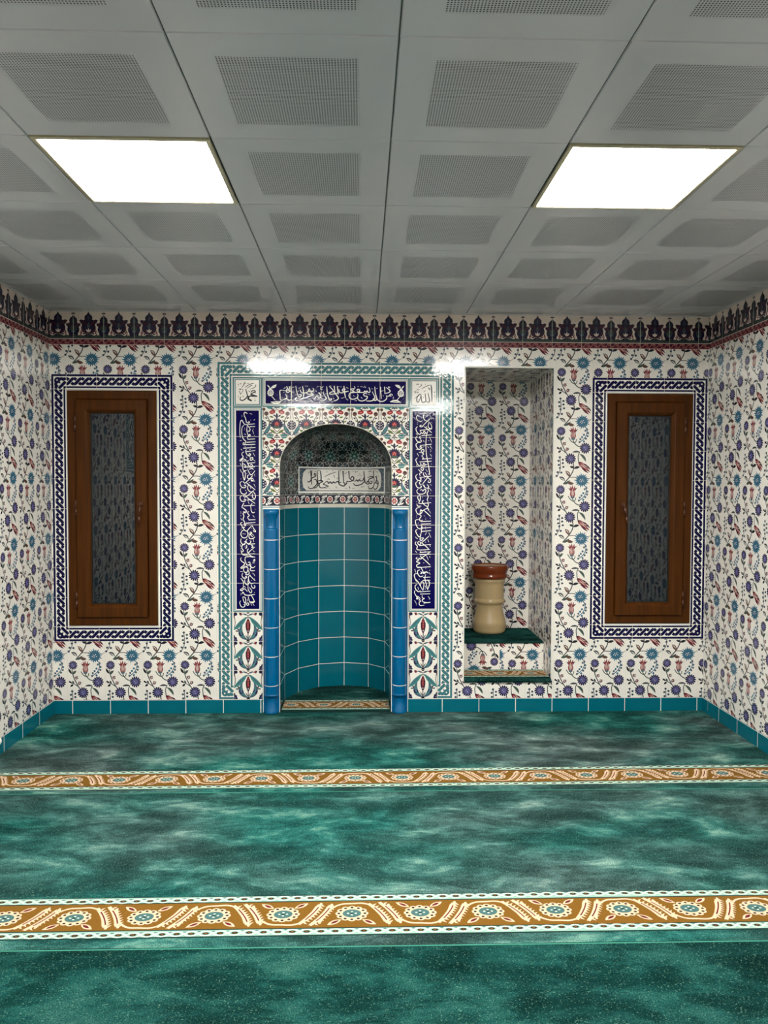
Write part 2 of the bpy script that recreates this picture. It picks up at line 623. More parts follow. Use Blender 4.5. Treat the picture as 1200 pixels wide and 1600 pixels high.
# ------------------------------------------------------------------ motifs
def flower_tile():
    s = 0.25 / 460.0
    s2 = TH / 720.0
    P = Pat(lambda p: ((p[0] - 30) * s, (875 - p[1]) * s2))
    # stems
    st = 13
    P.stroke([(262, 150), (252, 215), (205, 295), (130, 378)], st, 'stem', 1, 3)
    P.stroke([(205, 295), (250, 293), (300, 297)], 9, 'stem', 1, 2)
    P.stroke([(84, 505), (102, 590), (150, 690), (175, 730)], 12, 'stem', 1, 3)
    P.stroke([(245, 545), (262, 585), (300, 625), (345, 640)], 12, 'leaf_green', 1, 3)
    P.stroke([(195, 525), (225, 570), (262, 590)], 11, 'leaf_green', 1, 2)
    P.stroke([(290, 545), (285, 575), (262, 595)], 10, 'leaf_green', 1, 2)
    P.stroke([(335, 700), (314, 750), (322, 835)], 11, 'leaf_green', 1, 3)
    P.stroke([(250, 840), (262, 880), (258, 905)], st, 'stem', 1, 2)
    P.stroke([(45, 655), (100, 672), (165, 715)], 10, 'stem', 1, 2)
    P.stroke([(440, 330), (470, 300), (490, 292)], 5, 'stem', 1, 2)
    P.stroke([(112, 590), (140, 600), (158, 580)], 4, 'stem', 1, 2)
    P.stroke([(150, 690), (180, 672), (205, 655)], 4, 'stem', 1, 2)
    # leaves
    P.leaf((262, 180), (212, 158), 32, 0.1, 'dark', 2, 4)
    P.leaf((262, 188), (338, 168), 34, -0.15, 'dark', 2, 4)
    P.leaf((210, 290), (158, 215), 44, 0.2, 'brown_glaze', 2, 4)
    P.leaf((206, 265), (165, 222), 12, 0.2, 'frieze_cream', 3, 3)
    P.leaf((150, 340), (78, 290), 40, 0.2, 'stem', 2, 4)
    P.leaf((148, 345), (95, 300), 10, 0.2, 'cream', 3, 3)
    P.leaf((130, 378), (215, 330), 30, 0.2, 'leaf_green', 2, 4)
    P.leaf((182, 352), (262, 372), 40, 0.15, 'brown_glaze', 2, 4)
    P.leaf((96, 565), (138, 515), 32, -0.2, 'leaf_green', 2, 4)
    P.leaf((84, 555), (42, 485), 28, -0.1, 'dark', 2, 4)
    P.leaf((330, 725), (412, 822), 32, -0.25, 'leaf_green', 2, 5)
    P.leaf((340, 705), (240, 708), 24, 0.2, 'stem', 2, 4)
    P.leaf((84, 672), (45, 640), 22, 0, 'dark', 2, 3)
    P.leaf((100, 682), (62, 712), 28, 0, 'dark', 2, 3)
    P.leaf((110, 672), (86, 640), 22, 0, 'stem', 2, 3)
    # little red blossoms
    for c in ((140, 602), (176, 668)):
        for k in range(5):
            a = k * 2 * PI / 5 + 0.4
            P.ell((c[0] + 13 * math.cos(a), c[1] + 15 * math.sin(a)), 9, 9, 'red' if k % 2 else 'maroon', 2, 5)
    # berry sprigs
    P.stroke([(45, 285), (85, 220), (92, 130), (84, 50)], 9, 'stem', 1, 3)
    for c in ((84, 48), (122, 78), (68, 92), (122, 120), (72, 142), (130, 166), (86, 180), (58, 232), (104, 236), (46, 278)):
        P.ell(c, 16, 15, 'slate', 2, 6)
        P.ell((c[0] + 3, c[1]), 8, 8, 'dark', 3, 5)
    P.stroke([(415, 400), (424, 460), (395, 530), (330, 585)], 10, 'teal_flower', 1, 4)
    for c in ((402, 440), (436, 470), (385, 490), (432, 505), (362, 520), (410, 538), (340, 545), (385, 572), (330, 580), (424, 425)):
        P.ell(c, 14, 15, 'slate' if rnd.random() < .5 else 'teal_flower', 2, 6)
    # violet round flowers
    def violet(cx, cy, r):
        n = 14
        for k in range(n):
            a = 2 * PI * k / n
            P.ell((cx + r * 0.84 * math.cos(a), cy + r * 0.84 * math.sin(a)), r * 0.23, r * 0.165, 'violet_dark', 3, 7, a)
        P.ell((cx, cy), r * 0.76, r * 0.76, 'violet_dark', 3, 14)
        for k in range(n):
            a = 2 * PI * (k + .5) / n
            P.leaf((cx + r * 0.16 * math.cos(a), cy + r * 0.16 * math.sin(a)), (cx + r * .76 * math.cos(a), cy + r * .76 * math.sin(a)), r * .17, 0, 'violet', 4, 3)
        P.ell((cx, cy), r * 0.36, r * 0.36, 'violet', 5, 9)
        for k in range(5):
            a = 2 * PI * k / 5
            P.ell((cx + r * .2 * math.cos(a), cy + r * .2 * math.sin(a)), r * .06, r * .06, 'cream' if k % 2 else 'violet_dark', 6, 4)
    violet(218, 786, 66)
    violet(403, 655, 66)
    violet(97, 447, 54)
    # spiky teal flower
    cx, cy = 365, 332
    n = 18
    for k in range(n):
        a = 2 * PI * k / n
        ro = 102 if k % 2 else 88
        P.poly([(cx + 52 * math.cos(a - .26), cy + 52 * math.sin(a - .26)), (cx + ro * math.cos(a + .05), cy + ro * .95 * math.sin(a + .05)), (cx + 52 * math.cos(a + .26), cy + 52 * math.sin(a + .26))], 'teal_flower', 3)
        P.leaf((cx + 26 * math.cos(a), cy + 26 * math.sin(a)), (cx + 62 * math.cos(a), cy + 62 * math.sin(a)), 9, 0, 'slate', 4, 2)
    P.ell((cx, cy), 52, 52, 'teal_flower', 3, 14)
    for dx, dy in ((-18, -10), (10, -16), (22, 8), (-8, 16), (0, -2), (-30, 8)):
        P.ell((cx + dx, cy + dy), 6, 6, 'cream', 5, 5)
    P.ell((cx - 4, cy + 4), 14, 10, 'violet', 4, 6)
    # upright tulip
    P.leaf((242, 545), (196, 428), 30, 0.42, 'maroon', 2, 6)
    P.leaf((258, 545), (308, 424), 30, -0.42, 'maroon', 2, 6)
    P.ell((250, 500), 34, 50, 'red', 3, 12)
    P.leaf((250, 530), (246, 392), 28, 0, 'red', 3, 5)
    P.leaf((236, 530), (220, 402), 26, 0.1, 'red', 3, 5)
    P.leaf((264, 530), (280, 400), 26, -0.1, 'red', 3, 5)
    P.leaf((250, 538), (248, 430), 10, 0, 'frieze_cream', 4, 3)
    P.leaf((233, 530), (228, 445), 8, 0.1, 'frieze_cream', 4, 3)
    P.leaf((267, 530), (272, 445), 8, -0.1, 'frieze_cream', 4, 3)
    P.ell((249, 542), 26, 14, 'slate', 4, 7)
    # leaning tulip across the seam
    P.ell((362, 862), 52, 29, 'red', 3, 12, 0.72)
    P.leaf((340, 842), (466, 948), 34, 0, 'red', 3, 5)
    P.leaf((345, 862), (446, 962), 26, 0.1, 'maroon', 2, 5)
    P.leaf((365, 838), (474, 922), 26, -0.1, 'maroon', 2, 5)
    P.leaf((338, 848), (430, 918), 9, 0, 'frieze_cream', 4, 3)
    P.leaf((356, 838), (430, 894), 7, 0, 'frieze_cream', 4, 3)
    P.ell((330, 834), 15, 13, 'maroon', 4, 6)
    # thin seam lines of the tile
    g = Pat()
    return P

def spandrel_tile(S=0.1975):
    k = S / 465.0
    P = Pat(lambda p: ((p[0] - 45) * k, (510 - p[1]) * k))
    def both(f):
        f(lambda x: x)
        f(lambda x: 555 - x)
    def half(m):
        P.stroke([(m(275), 470), (m(215), 440), (m(150), 470), (m(95), 490)], 12, 'dark', 1, 3)
        P.stroke([(m(110), 180), (m(150), 240), (m(160), 300), (m(120), 400), (m(60), 490)], 12, 'dark', 1, 3)
        P.stroke([(m(75), 85), (m(60), 150), (m(72), 240)], 10, 'brown_glaze', 1, 3)
        P.stroke([(m(275), 90), (m(240), 100), (m(205), 130)], 9, 'dark', 1, 2)
        P.stroke([(m(190), 330), (m(230), 390), (m(275), 440)], 10, 'dark', 1, 3)
        P.leaf((m(52), 490), (m(170), 310), 62, 0.18 if m(0) == 0 else -0.18, 'slate', 2, 6)
        P.leaf((m(75), 460), (m(155), 340), 20, 0.18 if m(0) == 0 else -0.18, 'leaf_teal', 3, 5)
        P.leaf((m(165), 400), (m(262), 462), 40, 0, 'olive', 2, 5)
        P.leaf((m(160), 195), (m(225), 210), 30, 0, 'olive', 2, 4)
        P.leaf((m(125), 235), (m(90), 205), 22, 0, 'dark', 2, 4)
        P.leaf((m(150), 300), (m(195), 250), 24, 0.2, 'dark', 2, 4)
        P.leaf((m(160), 280), (m(110), 255), 22, 0.2, 'olive', 2, 4)
        P.leaf((m(95), 420), (m(140), 400), 20, 0.2, 'dark', 2, 4)
        P.leaf((m(240), 100), (m(175), 75), 22, 0.2, 'dark', 2, 4)
        P.leaf((m(262), 200), (m(215), 165), 22, 0.1, 'dark', 2, 4)
        P.leaf((m(100), 500), (m(55), 420), 16, 0.1, 'dark', 2, 4)
        P.stroke([(m(160), 300), (m(190), 340), (m(235), 380)], 9, 'dark', 1, 3)
        P.stroke([(m(52), 492), (m(95), 470), (m(165), 452), (m(225), 490)], 8, 'dark', 2, 3)
        P.ell((m(110), 150), 37, 34, 'brown_glaze', 2, 9)
        P.ell((m(112), 140), 16, 14, 'maroon', 3, 6)
        P.ell((m(72), 82), 26, 26, 'brown_glaze', 2, 7)
        P.ell((m(165), 508), 58, 40, 'leaf_teal', 2, 10)
        P.ell((m(165), 508), 20, 30, 'slate', 3, 8)
        P.ell((m(165), 45), 52, 32, 'leaf_teal', 2, 10)
        P.ell((m(205), 125), 50, 32, 'red_bright', 2, 10, -0.25 if m(0) == 0 else 0.25)
        P.ell((m(205), 128), 26, 10, 'pink', 3, 6, -0.25 if m(0) == 0 else 0.25)
        P.ell((m(45), 330), 70, 78, 'violet_dark', 2, 12)
        for a, b in ((20, -40), (48, -15), (20, 0), (48, 25), (20, 42), (35, -60)):
            P.ell((m(45 + a), 330 + b), 9, 9, 'cream', 3, 5)
        P.leaf((m(275), 40), (m(225), 70), 18, 0, 'dark', 2, 3)
    both(half)
    P.stroke([(275, 150), (275, 240)], 13, 'dark', 1, 1)
    P.leaf((275, 240), (275, 140), 40, 0, 'violet_dark', 2, 4)
    for k2 in range(11):
        a = PI * (k2 / 10.0) * 1.16 - 0.25
        ln = 108
        P.leaf((275 + 25 * math.cos(a), 325 - 20 * math.sin(a)), (275 + ln * math.cos(a), 325 - ln * math.sin(a)), 34, 0, 'violet_dark', 3, 4)
    P.ell((275, 362), 72, 26, 'leaf_green', 3, 10)
    P.ell((275, 310), 42, 34, 'red_bright', 4, 10)
    for dx, dy in ((-16, 6), (16, 6), (0, -16)):
        P.ell((275 + dx, 308 + dy), 12, 12, 'pink', 5, 6)
    P.poly([(275, 475), (245, 505), (305, 505)], 'dark', 2)
    P.poly([(245, 52), (305, 52), (275, 75)], 'dark', 2)
    return P

def floral_tile(S=0.1975):
    k = S / 430.0
    P = Pat(lambda p: ((p[0] - 215) * k, (578 - p[1]) * k))
    def half(m, sg):
        P.stroke([(m(430), 205), (m(395), 175), (m(335), 178)], 10, 'dark', 1, 3)
        P.leaf((m(410), 195), (m(360), 165), 22, 0, 'slate', 2, 4)
        P.ell((m(322), 176), 20, 22, 'red', 2, 7)
        P.ell((m(310), 168), 12, 14, 'maroon', 3, 6)
        P.stroke([(m(430), 215), (m(330), 300), (m(215), 410)], 10, 'dark', 1, 3)
        P.leaf((m(215), 410), (m(408), 215), 68, 0.06 * sg, 'leaf_teal', 2, 7)
        P.leaf((m(245), 375), (m(380), 242), 22, 0.06 * sg, 'slate', 3, 5)
        P.stroke([(m(225), 180), (m(240), 300), (m(228), 380)], 9, 'dark', 1, 3)
        P.leaf((m(432), 560), (m(345), 335), 70, -0.55 * sg, 'slate', 2, 9)
        P.leaf((m(405), 530), (m(335), 380), 24, -0.5 * sg, 'leaf_teal', 3, 7)
        P.ell((m(325), 470), 34, 30, 'violet_dark', 3, 9)
        P.ell((m(325), 462), 16, 14, 'violet', 4, 7)
        P.stroke([(m(330), 440), (m(285), 420), (m(250), 435)], 8, 'dark', 1, 2)
        P.leaf((m(300), 425), (m(268), 375), 20, 0, 'dark', 2, 4)
        P.leaf((m(290), 432), (m(245), 420), 18, 0, 'dark', 2, 4)
        for q in range(5):
            a = -1.3 + q * 0.65
            P.ell((m(215 + 44 * math.cos(a)), 565 + 50 * math.sin(a)), 17, 19, 'violet_dark', 3, 7)
        P.ell((m(215), 565), 44, 48, 'violet', 2, 12)
        P.ell((m(217), 565), 20, 22, 'violet_dark', 3, 8)
        P.ell((m(245), 175), 30, 26, 'violet_dark', 2, 8)
        P.leaf((m(225), 150), (m(228), 240), 22, 0, 'brown_glaze', 1, 4)
        P.leaf((m(432), 545), (m(470), 480), 14, 0, 'dark', 2, 3)
        P.leaf((m(215), 480), (m(240), 520), 20, 0, 'dark', 2, 3)
    half(lambda x: x, 1)
    half(lambda x: 860 - x, -1)
    P.leaf((430, 470), (430, 235), 74, 0, 'maroon', 4, 7)
    P.leaf((425, 460), (392, 310), 32, 0.2, 'dark', 4, 5)
    P.leaf((435, 460), (468, 310), 32, -0.2, 'dark', 4, 5)
    P.leaf((430, 440), (430, 245), 34, 0, 'red', 5, 6)
    for yy in (300, 335, 370):
        P.ell((430, yy), 7, 9, 'pink', 6, 5)
    P.ell((430, 425), 18, 20, 'violet_dark', 6, 8)
    P.ell((430, 425), 8, 9, 'cream', 7, 6)
    P.stroke([(430, 470), (430, 560)], 12, 'dark', 2, 1)
    P.ell((430, 575), 26, 26, 'dark', 3, 9)
    P.ell((430, 152), 22, 18, 'dark', 3, 9)
    return P

def band_tile(L=0.0988, Hh=0.075):
    k = Hh / 100.0
    P = Pat(lambda p: (p[0] * k, p[1] * k))
    W = L / k
    P.rect(0, 0, W, 100, 'frieze_dark', 1)
    P.rect(0, 5, W, 9, 'slate', 2)
    P.rect(0, 91, W, 95, 'slate', 2)
    for cx in (0, W):
        P.ell((cx, 50), 32, 36, 'white_glaze', 4, 12)
        for q in range(6):
            a = q * PI / 3
            P.ell((cx + 17 * math.cos(a), 50 + 20 * math.sin(a)), 9.5, 9.5, 'red_bright', 5, 6)
        P.ell((cx, 50), 11, 11, 'red_bright', 5, 6)
        P.ell((cx, 50), 5, 5, 'white_glaze', 6, 6)
    P.stroke([(34, 12), (52, 26), (66, 50), (84, 74), (108, 88)], 19, 'white_glaze', 3, 3)
    P.stroke([(44, 20), (66, 50), (92, 78)], 7, 'slate', 4, 3)
    P.leaf((58, 14), (92, 34), 12, 0, 'white_glaze', 3, 4)
    P.leaf((48, 66), (82, 90), 12, 0, 'white_glaze', 3, 4)
    return P

def frieze_tile():
    k = 0.2 / 358.0
    k2 = (H - FZ) / 365.0
    P = Pat(lambda p: ((p[0] - 150) * k, (425 - p[1]) * k2))
    P.rect(150, 320, 508, 362, 'frieze_green', 1)
    P.rect(150, 362, 508, 425, 'maroon', 1)
    P.rect(150, 358, 508, 364, 'frieze_cream', 2)
    # meander on the red band
    for q in range(4):
        x = 150 + q * 89.5
        P.stroke([(x - 14, 404), (x + 32, 404), (x + 50, 374), (x + 98, 374)], 6, 'pink', 2, 1)
        P.stroke([(x + 58, 388), (x + 100, 388)], 5, 'pink', 2, 1)
    P.rect(150, 414, 508, 425, 'red', 2)
    # white scallop waves
    for c in (330, 150, 508):
        pass
    def palm(cx, s, main):
        d = 'frieze_dark'
        y_ = (lambda y: y) if main else (lambda y: 305 - (305 - y) * 0.80)
        if main:
            o_ = [(0, 62), (14, 90), (38, 108), (49, 128), (44, 150), (60, 158), (84, 150), (110, 158), (96, 186), (76, 204), (86, 236), (84, 266), (66, 290), (34, 303), (0, 307)]
        else:
            o_ = [(0, 96), (12, 116), (36, 134), (48, 158), (44, 182), (58, 192), (90, 196), (78, 220), (64, 232), (72, 256), (68, 284), (48, 306), (20, 316), (0, 318)]
        P.fan((cx, 225), [(cx + q, y) for q, y in o_] + [(cx - q, y) for q, y in o_[-2:0:-1]], d, 2)
        P.leaf((cx - 70 * s, 302), (cx, 334), 34, 0, d, 2, 4)
        P.leaf((cx + 70 * s, 302), (cx, 334), 34, 0, d, 2, 4)
        P.ell((cx, 325), 60 * s, 18, 'frieze_green', 2, 10)
        a, b = ('violet_dark', 'maroon') if main else ('frieze_green', 'violet_dark')
        P.leaf((cx, y_(180)), (cx, y_(84)), 46 * s, 0, a, 3, 5)
        P.leaf((cx, y_(165)), (cx, y_(105)), 18 * s, 0, 'stem', 4, 4)
        P.leaf((cx - 8, y_(204)), (cx - 94 * s, y_(158)), 20 * s, -0.16, 'maroon', 3, 5)
        P.leaf((cx + 8, y_(204)), (cx + 94 * s, y_(158)), 20 * s, 0.16, 'maroon', 3, 5)
        P.stroke([(cx - 70 * s, y_(236)), (cx - 52 * s, y_(282)), (cx, y_(304)), (cx + 52 * s, y_(282)), (cx + 70 * s, y_(236))], 9 * s, b, 3, 3)
        P.ell((cx, y_(234)), 46 * s, 40 * s, a, 3, 12)
        P.ell((cx, y_(220)), 20 * s, 22 * s, 'stem', 4, 10)
        for q in (-1, 0, 1):
            P.leaf((cx, y_(290)), (cx + q * 30 * s, y_(244) + abs(q) * 14), 17 * s, 0, 'frieze_cream' if main else 'slate', 5, 3)
        P.ell((cx, y_(192)), 8, 8, 'slate', 5, 6)
    palm(329, 1.0, True)
    palm(150, 0.82, False)
    palm(508, 0.82, False)
    for cx in (150, 508):
        P.stroke([(cx, 130), (cx, 68)], 9, 'frieze_dark', 2, 1)
        P.leaf((cx - 26, 84), (cx + 26, 84), 20, 0, 'frieze_dark', 2, 3)
    for cx in (240, 418):
        P.leaf((cx, 325), (cx, 268), 30, 0, 'maroon', 2, 4)
        P.ell((cx, 300), 16, 9, 'red', 3, 6)
    # cream vine between the palmettes
    for sg in (-1, 1):
        P.stroke([(329 + sg * 30, 306), (329 + sg * 70, 322), (329 + sg * 96, 290), (329 + sg * 92, 240)], 7, 'frieze_cream', 3, 3)
    return P

def braid(col, L, W=0.1, n=4, edge_in=True):
    """cable border tile, u across (0..W), v along (0..L); outer edge at u=0"""
    P = Pat()
    P.rect(0, 0, W, L, 'white_glaze', 1)
    P.rect(0.001, 0, 0.0150, L, col, 2)
    P.rect(0.0805, 0, 0.0925, L, col, 2)
    c, A = 0.0477, 0.0187
    p = L / n
    w = 0.0200
    def seg(ph, up_, k):
        # from extreme at k to extreme at k+1
        pts = []
        for i in range(9):
            t = i / 8
            v = (k + t) * p
            pts.append((c + A * math.cos(PI * (k + t) + ph), v))
        return pts
    for k in range(-1, n + 1):
        for ph in (0, PI):
            x0 = math.cos(PI * k + ph)
            pts = seg(ph, True, k)
            pts = [q for q in pts]
            if x0 < 0:            # rising to the right: lies under
                P.stroke(pts, w, col, 3, 1)
            else:                 # leaning the other way: lies over, with a white edge
                P.stroke(pts[2:-2], w + 0.0042, 'white_glaze', 4, 1)
                P.stroke(pts, w, col, 5, 1)
    return P

def braid_clip(P, L):
    Q = Pat()
    pl = rect_planes((0, 0, 1, L))
    for l, mt, p in P.items:
        q = clip_poly(p, pl)
        if q:
            Q.raw(q, mt, l)
    return Q

def corner_pat(col, W=0.1):
    """corner tile; outer corner at (0,0), strands leave at u=W (along v = c) and at v=W (along u = c)"""
    P = Pat()
    P.rect(0, 0, W, W, 'white_glaze', 1)
    P.rect(0.001, 0.001, 0.0150, W, col, 2)
    P.rect(0.015, 0.001, W, 0.0150, col, 2)
    P.rect(0.0805, 0.0805, 0.0925, W, col, 2)
    P.rect(0.0925, 0.0805, W, 0.0925, col, 2)
    for cc, rr in (((0.0440, 0.0440), .0245), ((0.0680, 0.0400), .0200), ((0.0400, 0.0680), .0200), ((0.0880, 0.0320), .0110), ((0.0320, 0.0880), .0110)):
        P.ell(cc, rr, rr, col, 3, 16)
    P.ell((0.0680, 0.0500), .0090, .0090, 'white_glaze', 5.5, 10)
    P.ell((0.0500, 0.0680), .0090, .0090, 'white_glaze', 5.5, 10)
    P.ell((0.0400, 0.0400), .0052, .0052, 'white_glaze', 5.5, 8)
    q_ = [(0.0960, 0.0500), (0.0500, 0.0960)]
    P.stroke(q_, .0245, 'white_glaze', 6, 1)
    P.stroke(q_, .0200, col, 6.5, 1)
    return P

FLOWER = flower_tile()

def grout_lines(xs, zs, r, mat='grout', w=0.0022):
    G = Pat()
    for x in xs:
        if r[0] < x < r[2]:
            G.rect(x - w / 2, r[1], x + w / 2, r[3], mat, 7)
    for z in zs:
        if r[1] < z < r[3]:
            G.rect(r[0], z - w / 2, r[2], z + w / 2, mat, 7)
    return G

def flowered(S, rect, mp, x0, z0=SK, flip=False):
    """cover rect (u0,v0,u1,v1) with flower tiles whose grid starts at x0,z0"""
    B = Pat()
    B.rect(*rect, 'cream', 0)
    S.stamp(B, mp)
    pat = FLOWER
    i0, i1 = math.floor((rect[0] - x0) / TW) - 1, math.ceil((rect[2] - x0) / TW) + 1
    j0, j1 = math.floor((rect[1] - z0) / TH) - 1, math.ceil((rect[3] - z0) / TH) + 1
    for i in range(i0, i1 + 1):
        for j in range(j0, j1 + 1):
            S.stamp(pat, mp, x0 + i * TW, z0 + j * TH, rect)
    G = grout_lines([x0 + i * TW for i in range(i0, i1 + 1)], [z0 + j * TH for j in range(j0, j1 + 1)], rect, 'grout', 0.0016)
    if G.items:
        S.stamp(G, mp)

FRIEZE = frieze_tile()

def frieze(S, mp, u0, u1, start):
    B = Pat()
    B.rect(u0, FZ, u1, H, 'frieze_cream', 0)
    S.stamp(B, mp)
    i0, i1 = math.floor((u0 - start) / 0.2), math.ceil((u1 - start) / 0.2)
    r = (u0, FZ, u1, H)
    for i in range(i0, i1 + 1):
        x0, x1 = max(u0, start + i * .2), min(u1, start + i * .2 + .2)
        if x1 - x0 > 0.002:
            S.stamp(FRIEZE, mp, start + i * 0.2, FZ, (x0, FZ, x1, H))
    G = grout_lines([start + i * .2 for i in range(i0, i1 + 1)], [FZ + .0012], r, 'grout', 0.0018)
    S.stamp(G, mp)

def border_run(S, mp, col, x0, z0, x1, z1, n_v, n_h, bottom=True, W=0.1):
    """cable border frame of tiles; outer rectangle x0..x1, z0..z1"""
    C = corner_pat(col)
    zb = z0 + (W if bottom else 0)
    Lv = (z1 - W - zb) / n_v
    Lh = (x1 - x0 - 2 * W) / n_h
    Bv = braid_clip(braid(col, Lv), Lv)
    Bh = braid_clip(braid(col, Lh), Lh)
    # vertical runs: braid leans "\" ; left run outer edge at left, right run mirrored across but same lean
    for j in range(n_v):
        z = zb + j * Lv
        T = Pat()
        T.add(Bv, lambda p: (x0 + p[0], z + p[1]))
        S.stamp(T, mp)
        T = Pat()
        T.add(Bv, lambda p: (x1 - p[0], z + Lv - p[1] - 0.0) if False else (x1 - W + (W - p[0]), z + p[1]))
        # keep the lean: mirror twice about the tile centre
        T2 = Pat()
        for l, mt, p in T.items:
            T2.raw(p, mt, l)
        T3 = Pat()
        T3.add(Bv, lambda p: (x1 - p[0], z + Lv - p[1]))
        S.stamp(T3, mp)
    for i in range(n_h):
        x = x0 + W + i * Lh
        T = Pat()
        T.add(Bh, lambda p: (x + p[1], z1 - p[0]))     # outer edge on top
        S.stamp(T, mp)
        if bottom:
            T = Pat()
            T.add(Bh, lambda p: (x + Lh - p[1], z0 + p[0]))
            S.stamp(T, mp)
    cs = [(lambda p: (x0 + p[0], z1 - p[1])), (lambda p: (x1 - p[0], z1 - p[1]))]
    if bottom:
        cs += [(lambda p: (x0 + p[0], z0 + p[1])), (lambda p: (x1 - p[0], z0 + p[1]))]
    for f in cs:
        T = Pat()
        T.add(C, f)
        S.stamp(T, mp)
    G = Pat()
    for j in range(n_v + 1):
        z = zb + j * Lv
        for a, b in ((x0, x0 + W), (x1 - W, x1)):
            G.rect(a, z - .0011, b, z + .0011, 'grout', 7)
    for i in range(n_h + 1):
        x = x0 + W + i * Lh
        G.rect(x - .0011, z1 - W, x + .0011, z1, 'grout', 7)
        if bottom:
            G.rect(x - .0011, z0, x + .0011, z0 + W, 'grout', 7)
    S.stamp(G, mp)

# ------------------------------------------------------------------ SETTING
# --- wall positions
WL = (-2.072, 0.490, -1.270, 2.280)     # border rectangle of the left window
WR = (1.556, 0.497, 2.346, 2.280)
FL = (-1.970, 0.597, -1.377, 2.173)     # window frames
FR = (1.660, 0.604, 2.249, 2.174)
MB = (-0.972, 0.0, 0.615, 2.368)        # prayer niche panel
AL = (0.688, 0.211, 1.300, 2.351)       # alcove opening
PA, PC, PB = -0.985, 0.615, 1.309       # tile phases
WT = 0.2

S = Surf()
mb = map_back()
rA = [(XL, SK, -1.270, 0.490), (XL, 2.280, -1.270, FZ), (-1.270, SK, -0.972, FZ), (-0.972, 2.368, 0.615, FZ), (0.615, 2.351, 1.300, FZ),
      (XL, 0.490, -2.072, 2.280)]
rC = [(0.615, SK, 0.688, 2.351), (0.688, SK, 1.300, 0.211)]
rB = [(1.300, SK, 1.556, FZ), (1.556, SK, XR, 0.497), (1.556, 2.280, XR, FZ), (2.346, .497, XR, 2.280)]
for rs, ph in ((rA, PA), (rC, PC), (rB, PB)):
    for r in rs:
        flowered(S, r, mb, ph)
frieze(S, mb, XL, XR, XL + 0.155)
for wr in (WL, WR):
    border_run(S, mb, 'border_blue', *wr, 8, 3)
# masonry behind the tiles, with real openings
def slab(x0, z0, x1, z1, y0=0.0008, y1=WT):
    S.box(x0, y0, z0, x1, y1, z1, 'plaster')
slab(XL - .2, 0, FL[0], H)
slab(FL[0], 0, FL[2], FL[1])
slab(FL[0], FL[3], FL[2], H)
slab(FL[2], 0, MB[0], H)
slab(MB[0], MB[3], MB[2], H)
slab(MB[2], 0, AL[0], H)
slab(AL[0], 0, AL[2], AL[1])
slab(AL[0], AL[3], AL[2], H)
slab(AL[2], 0, FR[0], H)
slab(FR[0], 0, FR[2], FR[1])
slab(FR[0], FR[3], FR[2], H)
slab(FR[2], 0, XR + .2, H)
wall_back = structure(S.build('wall_back', loc=(0, 0, 0)))

# --- alcove lining: part of the back wall
S = Surf()
AD = 0.775
flowered(S, (AL[0], 0.43, AL[2], AL[3]), map_back(AD), 0.80)
flowered(S, (0.0, AL[1], AD, AL[3]), lambda u, v, h: np.stack([AL[2] - .0012 - h, AD - u, v], 1), 0.02)
flowered(S, (0.0, AL[1], AD, AL[3]), lambda u, v, h: np.stack([AL[0] + .0012 + h, u, v], 1), 0.02)
flowered(S, (AL[0], 0.0, AL[2], AD), lambda u, v, h: np.stack([u, v, AL[3] - .0012 - h], 1), 0.80, 0.0)
S.box(AL[0] - .02, WT, AL[1] - .02, AL[0] - .001, AD + .02, AL[3] + .02, 'plaster')
S.box(AL[2] + .001, WT, AL[1] - .02, AL[2] + .02, AD + .02, AL[3] + .02, 'plaster')
S.box(AL[0], AD + .001, AL[1] - .02, AL[2], AD + .02, AL[3] + .02, 'plaster')
S.box(AL[0], WT, AL[3] + .001, AL[2], AD, AL[3] + .02, 'plaster')
S.box(AL[0], WT, AL[1] - .02, AL[2], AD, AL[1] - .001, 'plaster')
S.face([(AL[0], 0, AL[1] + .0004), (AL[2], 0, AL[1] + .0004), (AL[2], AD, AL[1] + .0004), (AL[0], AD, AL[1] + .0004)], 'cream')
S.build('alcove_lining', wall_back)
# white edge strip round the alcove
S = Surf()
e = 0.009
S.box(AL[0], -0.003, AL[3] - e, AL[2], 0.02, AL[3] + .002, 'trim_white')
S.box(AL[2] - .008, -0.003, AL[1], AL[2] + .003, 0.012, AL[3] - e, 'trim_white')
S.box(AL[0] - .002, -0.003, AL[1], AL[0] + .006, 0.012, AL[3] - e, 'trim_white')
S.build('edge_strip', wall_back)
# tiled step inside the alcove
S = Surf()
LZ, LY = 0.415, 0.262
def riser(flip):
    return (lambda u, v, h: np.stack([u, LY - h, v], 1)) if not flip else (lambda u, v, h: np.stack([1.703 - u, LY - h, 0.66 - v], 1))
S.box(AL[0] + .001, LY + .0006, AL[1] + .001, AL[2] - .001, AD - .001, LZ, 'cream')
flowered(S, (0.985, AL[1], AL[2], LZ), riser(False), 1.04, 0.215 - TH * .46)
flowered(S, (0.718, 0.245, 1.015, 0.449), riser(True), 0.72, 0.30 - TH * .4)
S.build('tiled_step', wall_back)

